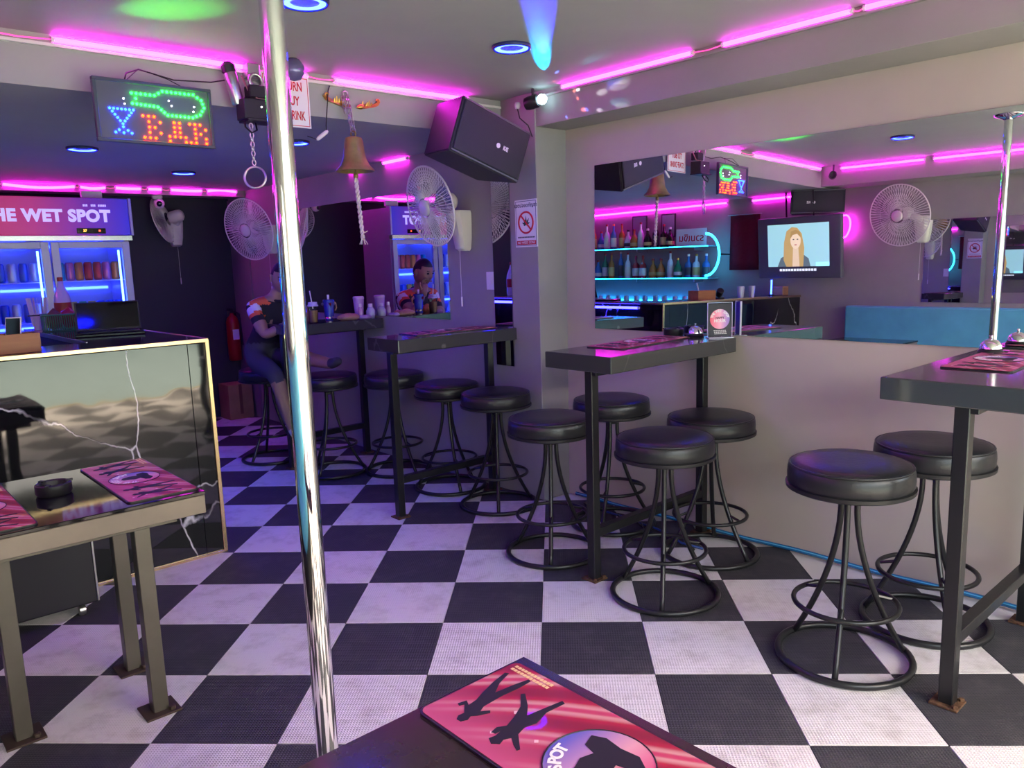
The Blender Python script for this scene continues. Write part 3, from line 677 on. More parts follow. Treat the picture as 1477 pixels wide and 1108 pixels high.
Ms = Matrix((c1, c2, c3)).transposed().to_4x4(); Ms.translation = Vector((1.291, 1.6103, 2.0585))
make_speaker('large tilted black loudspeaker on the beam beside the column', Ms, .484, .282, .30, 'K/E')
Ms2 = T(-2.30, 2.04, 2.045) @ Matrix.Rotation(rad(55), 4, 'Z')
make_speaker('black loudspeaker above the television, seen in the mirror', Ms2, .52, .235, .20, 'K/E')

# ------------------------------------------------------------------ LED bar sign
sx0, sx1, sz0, sz1, sy = -.535, -.072, 1.955, 2.20, 1.865
t = thing('led_sign', 'hanging LED sign with a green bottle, blue glass and orange letters', 'sign', ((sx0 + sx1) / 2, sy, sz0))
obj('panel', boxb(sx0 + .012, sx1 - .012, sy - .004, sy + .006, sz0 + .012, sz1 - .012), mat('sign_panel', (.09, .09, .095), .35), t, world=True)
for e in ((sx0, sx1, sz0, sz0 + .014), (sx0, sx1, sz1 - .014, sz1), (sx0, sx0 + .014, sz0 + .0141, sz1 - .0141), (sx1 - .014, sx1, sz0 + .0141, sz1 - .0141)):
    obj('frame_bar', boxb(e[0], e[1], sy - .012, sy + .012, e[2], e[3], bev=.002), mat('sign_frame', (.05, .06, .07), .35), t, world=True)
def leds(name, pts, m, r=.0058):
    bm = B()
    for (x, y) in pts: lathe(bm, [(r, 0), (r * .9, r * .6), (r * .5, r * 1.0), (.0004, r * 1.2)], 7, MY(sx0 + x * (sx1 - sx0), sy - .004, sz0 + y * (sz1 - sz0)))
    o = obj(name, bm, m, t, world=True); o['kind'] = 'stuff'; return o
def along(ps, step, closed=False):
    out = []; ps = [Vector((p[0], p[1] * .53)) for p in ps]
    if closed: ps.append(ps[0])
    for a, b in zip(ps, ps[1:]):
        n = max(1, round((b - a).length / step))
        out += [tuple(a.lerp(b, k / n)) for k in range(n)]
    return [(x, y / .53) for x, y in out]
leds('green_bottle_lights', along([(.31, .80), (.50, .80), (.57, .88), (.84, .88), (.91, .80), (.93, .68), (.89, .56), (.82, .50), (.60, .50), (.52, .62), (.31, .64), (.34, .72)], .036, True), glow('green_led', (.003, 1.0, .012), 30))
leds('blue_glass_lights', along([(.12, .53), (.31, .53), (.215, .30), (.12, .53)], .030) + along([(.215, .30), (.215, .20)], .03) + [(.15, .16), (.18, .20), (.215, .16), (.25, .20), (.28, .16)], glow('blue_led', (.003, .014, 1.0), 34))
LET = {'B': ('1110', '0101', '0110', '0101', '1110'), 'A': ('0110', '0110', '0110', '1111', '1001'), 'R': ('1110', '0101', '0110', '0101', '1101')}
og = glow('orange_led', (1.0, .012, .0008), 26)
for ch, x0 in (('B', .385), ('A', .60), ('R', .785)):
    leds('letter_lights', [(x0 + c * .047, (.455 - r * .086) if ch == 'B' else (.385 - r * .076)) for r in range(5) for c in range(4) if LET[ch][r][c] == '1'], og)
leds('white_dot_lights', [(.24, .70), (.245, .62), (.62, .74), (.64, .66), (.84, .68), (.83, .60)], glow('white_led', (.8, .8, 1), 6), .0035)
obj('hanging_wire', tube(B(), [(sx0 + .13, sy, sz1), (sx0 + .19, sy + .03, sz1 + .055), (sx0 + .24, sy + .08, sz1 + .06), (sx0 + .30, sy + .03, sz1 + .03), (sx0 + .35, sy, sz1 - .002)], .0018, 5), BLKP, t, world=True)
obj('power_cable', tube(B(), [(sx0 + .125, sy + .005, sz1), (sx0 + .15, sy + .06, sz1 + .04), (sx0 + .22, 1.985, sz1 + .075), (sx0 + .36, 1.985, sz1 + .05), (sx0 + .52, 1.985, sz1 + .06), (.06, 1.985, 2.28)], .003, 6), BLKP, t, smooth=True, world=True)

# ------------------------------------------------------------------ stage lamp with hanging ring
t = thing('stage_lamp', 'black stage lamp cluster with silver tube on the beam left of the pole', 'lamp', (.17, 1.93, 2.17))
obj('ceiling_bracket', boxb(.135, .195, 1.93, 1.99, 2.29, 2.355, bev=.004), STEEL, t, world=True)
bm = B(); torus(bm, (.165, 1.92, 2.275), .03, .008, 20, 8, axis=(0, 1, 0)); obj('swivel', bm, STEEL, t, smooth=True, world=True)
obj('silver_tube', lathe(B(), [(.026, -.07), (.028, -.06), (.028, .06), (.022, .075), (.001, .076)], 20, axisM((.065, 1.93, 2.235), (-.22, 0, 1))), STEEL, t, smooth=True, world=True, ang=40)
obj('tube_cap', lathe(B(), [(.03, 0), (.03, .03), (.012, .045), (.001, .045)], 20, axisM((.050, 1.93, 2.30), (-.22, 0, 1))), BLKP, t, smooth=True, world=True, ang=40)
obj('driver_box', boxb(.115, .195, 1.88, 1.94, 2.195, 2.25, bev=.004), BLKP, t, world=True)
obj('lamp_head', boxb(.07, .20, 1.85, 1.94, 2.095, 2.185, bev=.006, seg=2), BLKP, t, world=True)
obj('barn_door', boxb(.075, .22, 1.83, 1.93, 2.085, 2.095, bev=.002), BLKP, t, world=True)
obj('status_light', lathe(B(), [(.004, 0), (.003, .003), (.0005, .004)], 8, axisM((.150, 1.849, 2.15), (0, -1, 0))), glow('lamp_status', (1, 1, 1), 4), t, world=True)
cab = mat('pink_cable', (.35, .16, .16), .5)
for pts in ([(.10, 1.92, 2.29), (.12, 1.90, 2.22), (.15, 1.88, 2.19), (.215, 1.88, 2.19), (.225, 1.90, 2.24), (.20, 1.93, 2.29)],):
    obj('looped_cable', tube(B(), pts, .004, 6), cab, t, smooth=True, world=True)
obj('hanging_cable', tube(B(), [(.08, 1.88, 2.09), (.072, 1.86, 2.06), (.095, 1.85, 2.035), (.125, 1.86, 2.05), (.13, 1.88, 2.085)], .004, 6), BLKP, t, smooth=True, world=True)
def chain(bm, p0, p1, n, r=.0032, L_=.013):
    p0, p1 = Vector(p0), Vector(p1)
    for k in range(n):
        c = p0.lerp(p1, (k + .5) / n); x, y, z = frame_of(p1 - p0)
        a = x if k % 2 else y; ln = (p1 - p0).length / n * .62
        tube(bm, [c + a * cos(2 * pi * i / 12) * .008 + z * sin(2 * pi * i / 12) * ln for i in range(12)], r, 5, closed=True)
    return bm
t = thing('pull_ring', 'steel ring hanging on a chain from the stage lamp', 'ring', (.105, 1.875, 1.80))
o = obj('chain', chain(B(), (.105, 1.875, 2.078), (.105, 1.875, 1.90), 9), STEEL, t, world=True); o['kind'] = 'stuff'
obj('ring', torus(B(), (.105, 1.875, 1.845), .047, .0055, 40, 10, axis=(.62, .75, -.1)), STEEL, t, smooth=True, world=True)

# ------------------------------------------------------------------ red text sign on the beam
t = thing('notice_sign', 'white notice with red capital letters hanging behind the pole', 'sign', (.33, 1.955, 2.10))
obj('board', boxb(.215, .455, 1.972, 1.978, 2.10, 2.335, bev=.001), PAPER, t, world=True)
bm = B()
for e in ((.222, .448, 2.107, 2.110), (.222, .448, 2.325, 2.328), (.222, .225, 2.107, 2.328), (.445, .448, 2.107, 2.328)): box(bm, e[0], e[1], 1.9712, 1.972, e[2], e[3])
obj('border', bm, REDINK, t, world=True)
for k, s in enumerate(('PLS. TURN', 'TO BUY', 'STAFF DRINK')): text('lettering', s, .058, REDINK, t, MY(.335, 1.9715, 2.285 - k * .066), ext=.0005, bold=.0012, world=True, sx=(.62, .62, .52)[k])

# ------------------------------------------------------------------ brass bell
bx, by = .655, 1.925
t = thing('hanging_bell', 'brass ship bell with a knotted white rope', 'bell', (bx, by, 1.54))
obj('bell_body', lathe(B(), [(.001, 2.072), (.022, 2.072), (.040, 2.066), (.046, 2.05), (.050, 2.01), (.058, 1.965), (.074, 1.932), (.094, 1.912), (.096, 1.905), (.090, 1.903), (.070, 1.925), (.052, 1.965), (.042, 2.04), (.001, 2.05)], 40, T(bx, by, 0)), BRASS, t, smooth=True, world=True, ang=50)
bm = B(); torus(bm, (bx, by, 2.085), .014, .004, 20, 6, axis=(1, .4, 0)); obj('crown_loop', bm, BRASS, t, smooth=True, world=True)
bm = B(); torus(bm, (bx, by + .05, 2.285), .012, .0035, 16, 6, axis=(0, 1, 0)); obj('hook', bm, STEEL, t, smooth=True, world=True)
bm = B(); chain(bm, (bx - .004, by + .045, 2.275), (bx - .004, by, 2.095), 9); chain(bm, (bx + .008, by + .045, 2.275), (bx + .008, by, 2.095), 9); chain(bm, (bx - .02, by + .045, 2.27), (bx - .02, by + .03, 2.19), 4)
o = obj('chain', bm, STEEL, t, world=True); o['kind'] = 'stuff'
obj('clapper', lathe(B(), [(.003, 1.94), (.003, 1.90), (.012, 1.892), (.012, 1.876), (.003, 1.868)], 12, T(bx, by, 0)), BRASS, t, smooth=True, world=True)
bm = B()
for k in range(2):
    tube(bm, [(bx + .0055 * sin(38 * q + pi * k) + .02 * q, by + .0055 * cos(38 * q + pi * k), 1.872 - q * .30) for q in [i / 40 for i in range(41)]], .0068, 7)
obj('rope', bm, ROPE, t, smooth=True, world=True)
bm = B()
for k in range(6): tube(bm, [(bx + .02, by, 1.585), (bx + .02 + random.uniform(-.02, .02), by + random.uniform(-.015, .015), 1.545)], .002, 4)
tube(bm, [(bx + .02, by, 1.60), (bx + .045, by - .01, 1.612)], .003, 5)
obj('rope_tassel', bm, ROPE, t, world=True)

# gilt dragon boats fixed to the beam
def dragon(x, flip, label):
    t = thing('dragon_ornament', label, 'ornament', (x, 1.97, 2.21), group='gilt dragon ornaments'); s = -1 if flip else 1
    hull = [(.78 * a_, .78 * b_) for a_, b_ in [(-.075, .040), (-.060, .018), (-.035, .006), (0, -.002), (.035, -.010), (.062, -.012), (.078, -.006), (.070, .004), (.045, .010), (.01, .016), (-.02, .022), (-.045, .034), (-.060, .050)]]
    obj('hull', poly(B(), [(s * a, b) for a, b in (hull if not flip else hull[::-1])], .016, MY(x, 1.993, 2.235)), GILT, t, world=True)
    obj('tail_curl', tube(B(), [(x + s * (-.044 + .009 * cos(a)), 1.976, 2.235 + .034 + .008 * sin(a)) for a in [k * .45 for k in range(11)]], [.006 - .0004 * k for k in range(11)], 7), GILT, t, smooth=True, world=True)
    bm = B()
    for k in range(5): tube(bm, [(x + s * (.0 + .012 * k), 1.98, 2.24), (x + s * (-.004 + .013 * k), 1.972, 2.258 + .010 * sin(k * 1.6))], [.006, .002], 6)
    obj('fins', bm, GILT, t, world=True)
    obj('head', lathe(B(), [(.001, -.02), (.010, -.012), (.014, 0), (.010, .014), (.004, .024), (.001, .026)], 12, axisM((x + s * .060, 1.976, 2.232), (s, 0, -.25))), GILT, t, smooth=True, world=True)
    return t
dragon(.595, False, 'gilt dragon boat ornament left of the bell chain'); dragon(.80, True, 'gilt dragon boat ornament right of the bell chain')
t = thing('inline_connector', 'white inline plug dangling on a dark wire right of the pole', 'plug', (.51, 1.95, 2.06))
obj('wire', tube(B(), [(.575, 1.985, 2.315), (.56, 1.975, 2.29), (.525, 1.955, 2.12), (.522, 1.95, 2.085)], .0028, 6), BLKP, t, smooth=True, world=True)
obj('plug_body', lathe(B(), [(.004, -.04), (.009, -.03), (.010, .0), (.009, .03), (.005, .038)], 10, axisM((.498, 1.95, 2.07), (.8, 0, .6))), WHP, t, smooth=True, world=True)
obj('wire_tail', tube(B(), [(.466, 1.95, 2.048), (.44, 1.95, 2.055), (.42, 1.955, 2.06)], .0025, 5), BLKP, t, world=True)
t = thing('ball_lamp', 'round glass ball lamp on the beam just right of the pole', 'lamp', (.40, 1.87, 2.36))
obj('globe', lathe(B(), [(.001, -.05), (.03, -.042), (.047, -.018), (.05, 0), (.047, .018), (.03, .042), (.001, .05)], 24, T(.292, 1.80, 2.318)), mat('tinted_globe', (.16, .14, .28), .08, .3), t, smooth=True, world=True)
obj('cap', lathe(B(), [(.02, .045), (.02, .054), (.001, .055)], 14, T(.292, 1.80, 2.318)), BLKP, t, world=True)

# ------------------------------------------------------------------ disco light in the beam corner
t = thing('disco_light', 'black disco light with a glowing ball in the ceiling corner', 'lamp', (1.62, 1.60, 2.30))
obj('lamp_body', lathe(B(), [(.001, -.05), (.032, -.048), (.036, -.03), (.036, .02), (.030, .028)], 20, axisM((1.625, 1.635, 2.293), (.35, -1, .15))), BLKP, t, smooth=True, world=True, ang=40)
obj('ball_lens', lathe(B(), [(.001, -.028), (.018, -.022), (.027, -.008), (.028, .004), (.022, .018), (.010, .026), (.001, .028)], 20, axisM((1.64, 1.585, 2.30), (.35, -1, .15))), glow('disco_ball_glow', (.55, .85, 1.0), 5), t, smooth=True, world=True)
obj('bracket', tube(B(), [(1.625, 1.64, 2.32), (1.625, 1.64, 2.362)], .008, 8), BLKP, t, world=True)
obj('clear_socket', lathe(B(), [(.014, 0), (.018, .02), (.014, .035), (.001, .036)], 14, T(1.60, 1.74, 2.27)), mat('grey_socket', (.5, .48, .5), .2), t, smooth=True, world=True)
obj('cable', tube(B(), [(1.60, 1.74, 2.27), (1.605, 1.73, 2.22), (1.64, 1.70, 2.18), (1.67, 1.70, 2.12)], .0035, 6), BLKP, t, smooth=True, world=True)
# its beams: small coloured spot lamps shining onto the ceiling and wall beam
def spot(loc, tgt, col, e, ang, blend=.25):
    d = bpy.data.lights.new('disco_beam', 'SPOT'); d.energy = e; d.color = col; d.spot_size = rad(ang); d.spot_blend = blend; d.shadow_soft_size = .004
    o = bpy.data.objects.new('disco_beam', d); link(o); o.location = loc
    o.rotation_euler = (Vector(tgt) - Vector(loc)).to_track_quat('-Z', 'Y').to_euler(); return o
spot((1.625, 1.535, 2.30), (1.22, 1.15, 2.365), (.0, .40, 1), 60, 9, .6)
spot((1.625, 1.535, 2.295), (.75, .68, 2.365), (.02, .02, 1), 260, 6.5, .6)
rng = random.Random(3)
for k in range(14):
    c = rng.choice([(.1, .2, 1), (.1, .2, 1), (0, .8, .9), (1, .2, .15), (.9, .9, 1), (.1, .2, 1)])
    y = rng.uniform(1.05, 1.50); z = rng.uniform(2.19, 2.34)
    spot((1.56, 1.52, 2.28), (1.70, y, z), c, rng.uniform(3, 9), rng.uniform(3, 6), .4)
for k in range(8):
    c = rng.choice([(.1, .2, 1), (.1, .2, 1), (0, .8, .9), (1, .25, .2), (.9, .9, 1)])
    spot((1.62, 1.53, 2.295), (rng.uniform(1.35, 1.68), rng.uniform(1.0, 1.52), 2.365), c, rng.uniform(5, 14), rng.uniform(2, 4), .4)
t = thing('added_green_lamp', 'small black lamp added on the bar, throwing green onto the ceiling', 'lamp', (-1.25, 2.50, 1.1055))  # lamp added out of view to make the green patch on the ceiling
obj('foot', boxb(-1.29, -1.21, 2.47, 2.53, 1.1055, 1.117, bev=.003), BLKP, t, world=True)
gd = (Vector((-.36, 1.42, 2.365)) - Vector((-1.25, 2.50, 1.16))).normalized()
obj('head', lathe(B(), [(.001, -.045), (.028, -.04), (.034, -.02), (.034, .03), (.030, .034)], 18, axisM((-1.25, 2.50, 1.162), gd)), BLKP, t, smooth=True, world=True, ang=40)
obj('lens', lathe(B(), [(.029, .026), (.024, .031), (.001, .033)], 18, axisM((-1.25, 2.50, 1.162), gd)), glow('green_lens', (.05, 1, .08), 3), t, smooth=True, world=True)
d = bpy.data.lights.new('green_wash', 'SPOT'); d.energy = 210; d.color = (.03, 1, .05); d.spot_size = rad(10); d.spot_blend = 1.0; d.shadow_soft_size = .004
o = bpy.data.objects.new('green_wash', d); link(o); o.location = Vector((-1.25, 2.50, 1.162)) + gd * .045; o.rotation_euler = gd.to_track_quat('-Z', 'Y').to_euler()
t = thing('spotlight', 'small black ceiling spotlight above the mirrored loudspeaker', 'lamp', (-2.15, 1.80, 2.27))
obj('can', lathe(B(), [(.001, -.06), (.03, -.058), (.035, -.04), (.035, .03), (.030, .035), (.001, .02)], 18, axisM((-2.13, 1.83, 2.265), (1, -.5, .1))), BLKP, t, smooth=True, world=True, ang=40)
obj('yoke', tube(B(), [(-2.14, 1.83, 2.30), (-2.14, 1.83, 2.362)], .008, 8), BLKP, t, world=True)

# ------------------------------------------------------------------ column sign, sockets
t = thing('warning_sign', 'white warning sign with a crossed-out leaf on the column', 'sign', (1.692, 1.82, 1.53))
obj('board', boxb(1.689, 1.6925, 1.70, 1.885, 1.515, 1.785), PAPER, t, world=True)
bm = B()
for e in ((1.707, 1.878, 1.522, 1.525), (1.707, 1.878, 1.775, 1.778), (1.707, 1.710, 1.522, 1.778), (1.875, 1.878, 1.522, 1.778)): box(bm, 1.6884, 1.689, *e)
obj('border', bm, mat('navy_ink', (.03, .03, .12), .6), t, world=True)
text('thai_heading', 'เขตปลอดกัญชา', .030, BLKINK, t, MXn(1.6888, 1.7925, 1.752), ext=.0004, world=True, bold=.0004)
Mx = MXn(1.6888, 1.7925, 1.655)
bm = B(); tube(bm, [Mx @ Vector((p[0], p[1], .0006)) for p in circ(.060, 40)], .0055, 6, closed=True); tube(bm, [Mx @ Vector((-.042, .042, .0008)), Mx @ Vector((.042, -.042, .0008))], .005, 6)
obj('prohibition_ring', bm, REDINK, t, world=True)
bm = B()
for a, L_ in ((90, .052), (55, .046), (125, .046), (20, .036), (160, .036), (-10, .022), (190, .022)):
    c, s = cos(rad(a)), sin(rad(a)); poly(bm, [(0, 0), (.45 * L_ * c - .006 * s, .45 * L_ * s + .006 * c), (L_ * c, L_ * s), (.45 * L_ * c + .006 * s, .45 * L_ * s - .006 * c)][::-1], .0005, Mx @ T(0, -.012, 0))
obj('leaf', bm, mat('dark_green_ink', (.01, .05, .02), .6), t, world=True)
obj('red_band', boxb(1.6883, 1.689, 1.712, 1.873, 1.528, 1.552), REDINK, t, world=True)
text('band_lettering', 'NO WEED ZONE', .019, PAPER, t, MXn(1.688, 1.7925, 1.540), ext=.0004, world=True)
bm = B()
for k in range(18): box(bm, 1.6882, 1.689, 1.722 + k * .008, 1.7275 + k * .008, 1.567, 1.575)
obj('small_print', bm, BLKINK, t, world=True)['kind'] = 'stuff'
def socket(x, y, z, label, wn_=(-1, 0)):
    t = thing('wall_switch', label, 'switch', (x, y, z), group='white wall switches')
    obj('plate', boxb(-.006, 0, -.035, .035, -.055, .055, bev=.002), WHP, t); obj('rocker', boxb(-.010, -.006, -.014, .014, -.022, .022, bev=.001), WHP, t); return t
s0 = socket(1.70, 2.14, 1.32, 'white wall switch beside the narrow mirror strip')
dup(s0, (1.70, 5.55, 2.0), label='white cable box above the fan left of the pole')

# ------------------------------------------------------------------ fridge
fx0, fx1, fy, fd = -.70, .47, 5.05, .55
t = thing('drinks_fridge', 'two-door glass drinks fridge with a lit purple header behind the bar', 'fridge', ((fx0 + fx1) / 2, fy, 0))
fm = mat('fridge_grey', (.42, .40, .44), .35, .3)
obj('side_panel', boxb(fx0, fx0 + .03, fy + .04, fy + fd, .05, 1.69), fm, t, world=True); obj('side_panel', boxb(fx1 - .03, fx1, fy + .04, fy + fd, .05, 1.69), fm, t, world=True)
obj('back_panel', boxb(fx0 + .03, fx1 - .03, fy + fd - .03, fy + fd, .05, 1.69), mat('fridge_liner', (.35, .37, .5), .4), t, world=True)
obj('floor_panel', boxb(fx0 + .03, fx1 - .03, fy + .04, fy + fd - .03, .05, .16), fm, t, world=True)
obj('roof_panel', boxb(fx0, fx1, fy + .04, fy + fd, 1.69, 2.0), fm, t, world=True)
hb = boxb(fx0 - .01, fx1 + .01, fy - .02, fy + .04, 1.73, 2.01, bev=.006)
hd = obj('header_sign', hb, gradx('header_print', [(0, (.62, .02, .10)), (.45, (.55, .03, .22)), (.75, (.20, .02, .36)), (1, (.05, .03, .45))], 0, -.70, .47, emit=.20), t, world=True)
wt = glow('header_lettering', (.66, .56, 1.0), .32)
text('lettering', 'THE WET SPOT', .118, wt, hd, MY(-.08, fy - .022, 1.872), ext=.001, bold=.0062, world=True, sx=.97, space=1.08)
bm = B()
for a_, b_ in ((.16, .20), (.215, .25), (.265, .33)):
    for k in range(int((b_ - a_) / .0115)): box(bm, a_ + k * .0115, a_ + k * .0115 + .0085, fy - .023, fy - .0205, 1.945, 1.962)
obj('small_lettering', bm, wt, hd, world=True)['kind'] = 'stuff'
ht = obj('header_trim', boxb(fx0 - .01, fx1 + .015, fy - .03, fy + .03, 1.69, 1.73, bev=.003), mat('silver_trim', (.62, .6, .56), .18, 1), t, world=True)
obj('header_edge', boxb(fx1 + .0101, fx1 + .03, fy - .03, fy + .04, 1.731, 2.012, bev=.003), fm, t, world=True)
dp = obj('display_panel', boxb(.10, .30, fy - .026, fy - .02, 1.745, 1.785, bev=.002), BLKG, t, world=True)
text('digits', '37', .026, glow('amber_digits', (1, .45, .05), 3), dp, MY(.155, fy - .0265, 1.765), ext=.0004, world=True)
obj('red_lamp', boxb(.25, .262, fy - .028, fy - .025, 1.76, 1.772), glow('red_lamp', (1, .05, .02), 3), dp, world=True)
for x0, x1 in ((fx0 + .005, -.092), (-.082, fx1 - .005)):
    d_ = obj('door', boxb(x0, x0 + .055, fy, fy + .035, .15, 1.685, bev=.003), fm, t, world=True)
    obj('door_stile', boxb(x1 - .055, x1, fy, fy + .035, .15, 1.685, bev=.003), fm, d_, world=True)
    obj('door_rail', boxb(x0 + .055, x1 - .055, fy, fy + .035, 1.635, 1.685, bev=.003), fm, d_, world=True)
    obj('door_rail', boxb(x0 + .055, x1 - .055, fy, fy + .035, .15, .21, bev=.003), fm, d_, world=True)
    obj('glass_pane', boxb(x0 + .055, x1 - .055, fy + .012, fy + .018, .21, 1.635), PGLASS, d_, world=True)
    obj('tube_light', tube(B(), [(x1 - .07, fy + .055, .22), (x1 - .07, fy + .055, 1.62)], .008, 8), FRC, t, smooth=True, world=True)
    for z in (.50, .80, 1.09, 1.39):
        bm = B()
        for k in range(12): tube(bm, [(x0 + .04 + k * (x1 - x0 - .08) / 11, fy + .08, z), (x0 + .04 + k * (x1 - x0 - .08) / 11, fy + .5, z)], .002, 4)
        tube(bm, [(x0 + .03, fy + .08, z), (x1 - .03, fy + .08, z)], .004, 5)
        o = obj('wire_shelf', bm, WHP, t, world=True)
    obj('shelf_light', boxb(x0 + .06, x1 - .06, fy + .5, fy + .51, 1.655, 1.675), FRB, t, world=True)
for z in (1.34, 1.04): obj('blue_strip', boxb(fx0 + .06, fx1 - .06, fy + .505, fy + .515, z - .02, z), FRB, t, world=True)
# cans and bottles in the fridge
def canmesh(m, kind):
    bm = B()
    if kind == 'can': lathe(bm, [(.001, 0), (.024, 0), (.030, .008), (.031, .02), (.031, .125), (.026, .137), (.024, .14), (.001, .138)], 14)
    else: lathe(bm, [(.001, 0), (.027, 0), (.029, .01), (.029, .11), (.024, .14), (.012, .17), (.011, .21), (.013, .215), (.013, .225), (.001, .226)], 14)
    return bm
CC = [('red', (.5, .02, .03)), ('orange', (.6, .16, .03)), ('teal', (.02, .32, .34)), ('pink', (.55, .10, .22)), ('yellow', (.55, .42, .06)), ('green', (.08, .35, .08)), ('blue', (.03, .08, .45)), ('silver', (.5, .5, .55))]
CM = {n_: mat(n_ + '_can_print', c, .3, .4) for n_, c in CC}
proto = {}
def put(kind, cn, loc, label, group):
    k = (kind, cn)
    if k not in proto:
        me = bpy.data.meshes.new('drink_' + kind); bm = canmesh(None, kind); bm.to_mesh(me); bm.free(); me.materials.append(CM[cn])
        for p in me.polygons: p.use_smooth = True
        proto[k] = me
    o = link(bpy.data.objects.new('drink_' + kind, proto[k])); o.location = loc; return tag(o, label, kind, group)
ORD = ['first', 'second', 'third', 'fourth', 'fifth', 'sixth', 'seventh', 'eighth', 'ninth', 'tenth', 'eleventh', 'twelfth', 'thirteenth', 'fourteenth', 'fifteenth', 'sixteenth']
rows = [(1.394, 'can', ['teal', 'pink', 'orange', 'red', 'red', 'pink', 'orange'], 'top shelf'), (1.094, 'can', ['silver', 'yellow', 'green', 'yellow', 'blue', 'blue', 'blue'], 'middle shelf'), (.804, 'bottle', ['blue', 'silver', 'blue', 'blue', 'silver', 'blue', 'blue'], 'lower shelf')]
for (x0, x1), dn in (((-.645, -.15), 'left'), ((-.03, .41), 'right')):
    for z, kd, cols, sn in rows:
        for i, cn in enumerate(cols):
            if dn == 'left': cn = 'blue' if i % 2 else 'silver'
            put(kd, cn, (x0 + .025 + i * (x1 - x0 - .05) / 6, fy + .16, z), f'{cn} {kd}, {ORD[i]} from the left on the {sn} behind the {dn} fridge door', 'drinks in the fridge')

# ------------------------------------------------------------------ things on the bar
t = thing('wooden_box', 'orange wooden box on the bar corner at the left photo edge', 'box', (-.86, 2.46, 1.106))
for e in ((-.155, .145, -.055, -.045, 0, .085), (-.155, .145, .045, .055, 0, .085), (.135, .145, -.045, .045, 0, .085), (-.155, -.145, -.045, .045, 0, .085), (-.145, .135, -.045, .045, 0, .008)):
    obj('board', boxb(*e, bev=.001), WOOD, t)
t = thing('phone', 'white-edged phone standing in the wooden box', 'phone', (-.815, 2.45, 1.115), rot=(rad(-12), 0, rad(-38)))
obj('case', boxb(-.034, .034, -.004, .004, 0, .15, bev=.003, seg=2), WHP, t); obj('screen', boxb(-.030, .030, -.0048, -.004, .006, .144), BLKG, t)
t = thing('laptop', 'open black laptop on the bar counter', 'laptop', (-.24, 3.13, 1.106), rz=rad(-14))
obj('base', boxb(-.17, .17, -.12, .12, 0, .016, bev=.004), BLKG, t); obj('keyboard', boxb(-.15, .15, -.02, .10, .016, .0175), BLKP, t)
Ml = T(0, .12, .016) @ Matrix.Rotation(rad(-14), 4, 'X')
s_ = obj('screen_lid', boxb(-.165, .165, -.004, .004, 0, .165, bev=.002, M=Ml), BLKP, t); obj('screen', boxb(-.155, .155, -.0052, -.0042, .012, .158, M=Ml), BLKG, s_)
t = thing('basket', 'green plastic basket with sachets on the bar', 'basket', (-.30, 3.83, 1.106), rz=rad(-6))
bm = B()
for k in range(22):
    for s in (-1, 1): box(bm, -.125 + k * .0116, -.120 + k * .0116, s * .08 - .003, s * .08 + .003, .006, .094)
for k in range(14):
    for s in (-1, 1): box(bm, s * .125 - .003, s * .125 + .003, -.078 + k * .0116, -.073 + k * .0116, .006, .094)
o = obj('slats', bm, GREENP, t); o['kind'] = 'stuff'
obj('floor', boxb(-.125, .125, -.08, .08, 0, .006, bev=.002), GREENP, t)
obj('rim', tube(B(), [(p[0], p[1], .097) for p in rrect(.262, .172, .02)], .006, 6, closed=True), GREENP, t, smooth=True)
obj('handle', boxb(-.20, -.131, -.008, .008, .094, .102, bev=.002), BLKP, t)
for i, (x, y, c, l) in enumerate(((-.07, -.02, (.18, .05, .05), 'dark red sachet in the green basket'), (.02, .03, (.35, .02, .03), 'bright red sachet in the green basket'), (.08, -.03, (.45, .15, .16), 'pale red crinkled packet in the green basket'))):
    bm = B()
    lathe(bm, [(.001, 0), (.03, .01), (.042, .05), (.036, .10), (.001, .125)], 9, T(0, 0, 0)); 
    for v in bm.verts: v.co += Vector((random.uniform(-.008, .008), random.uniform(-.008, .008), random.uniform(-.006, .006)))
    o = obj('sachet', bm, mat('sachet_%s' % 'abc'[i], c, .3), None); o.location = Vector((-.30 + x, 3.83 + y, 1.114)); tag(o, l, 'packet')
def bottle(name, label, loc, prof, m, capm, lab=None, group=None, cat='bottle', n=16):
    t = thing(name, label, cat, loc, group=group)
    obj('body', lathe(B(), prof, n), m, t, smooth=True, ang=50)
    r, z = prof[-1][0], prof[-1][1]; R0 = prof[-2][0]
    obj('cap', lathe(B(), [(R0 * 1.15, z - .004), (R0 * 1.15, z + .018), (R0 * .9, z + .021), (.001, z + .021)], 12), capm, t, smooth=True, ang=50)
    if lab: obj('label', lathe(B(), [(lab[0] + .0006, lab[1]), (lab[0] + .0006, lab[2])], n, cap=False), lab[3], t, smooth=True)
    return t
COLA = mat('clear_plastic_bottle', (.55, .5, .6), .12, 0, coat=.5)
bottle('soda_bottle', 'large clear soda bottle with a red label behind the green basket', (-.25, 4.10, 1.106), [(.001, 0), (.045, 0), (.05, .02), (.05, .16), (.045, .20), (.018, .27), (.015, .29), (.001, .30)], COLA, RED, (.05, .08, .16, RED))
t = thing('fork_holder', 'white crown-shaped holder of plastic forks on the bar', 'holder', (-.40, 4.05, 1.106))
obj('cup', lathe(B(), [(.001, 0), (.035, 0), (.042, .10), (.040, .10), (.034, .005), (.001, .005)], 20), WHP, t, smooth=True, ang=50)
for k in range(7): a = 2 * pi * k / 7; obj('fork', boxb(-.010, .010, -.001, .001, .02, .20, M=T(.030 * cos(a), .03 * sin(a), 0) @ Matrix.Rotation(a, 4, 'Z') @ Matrix.Rotation(.12, 4, 'Y')), WHP, t)

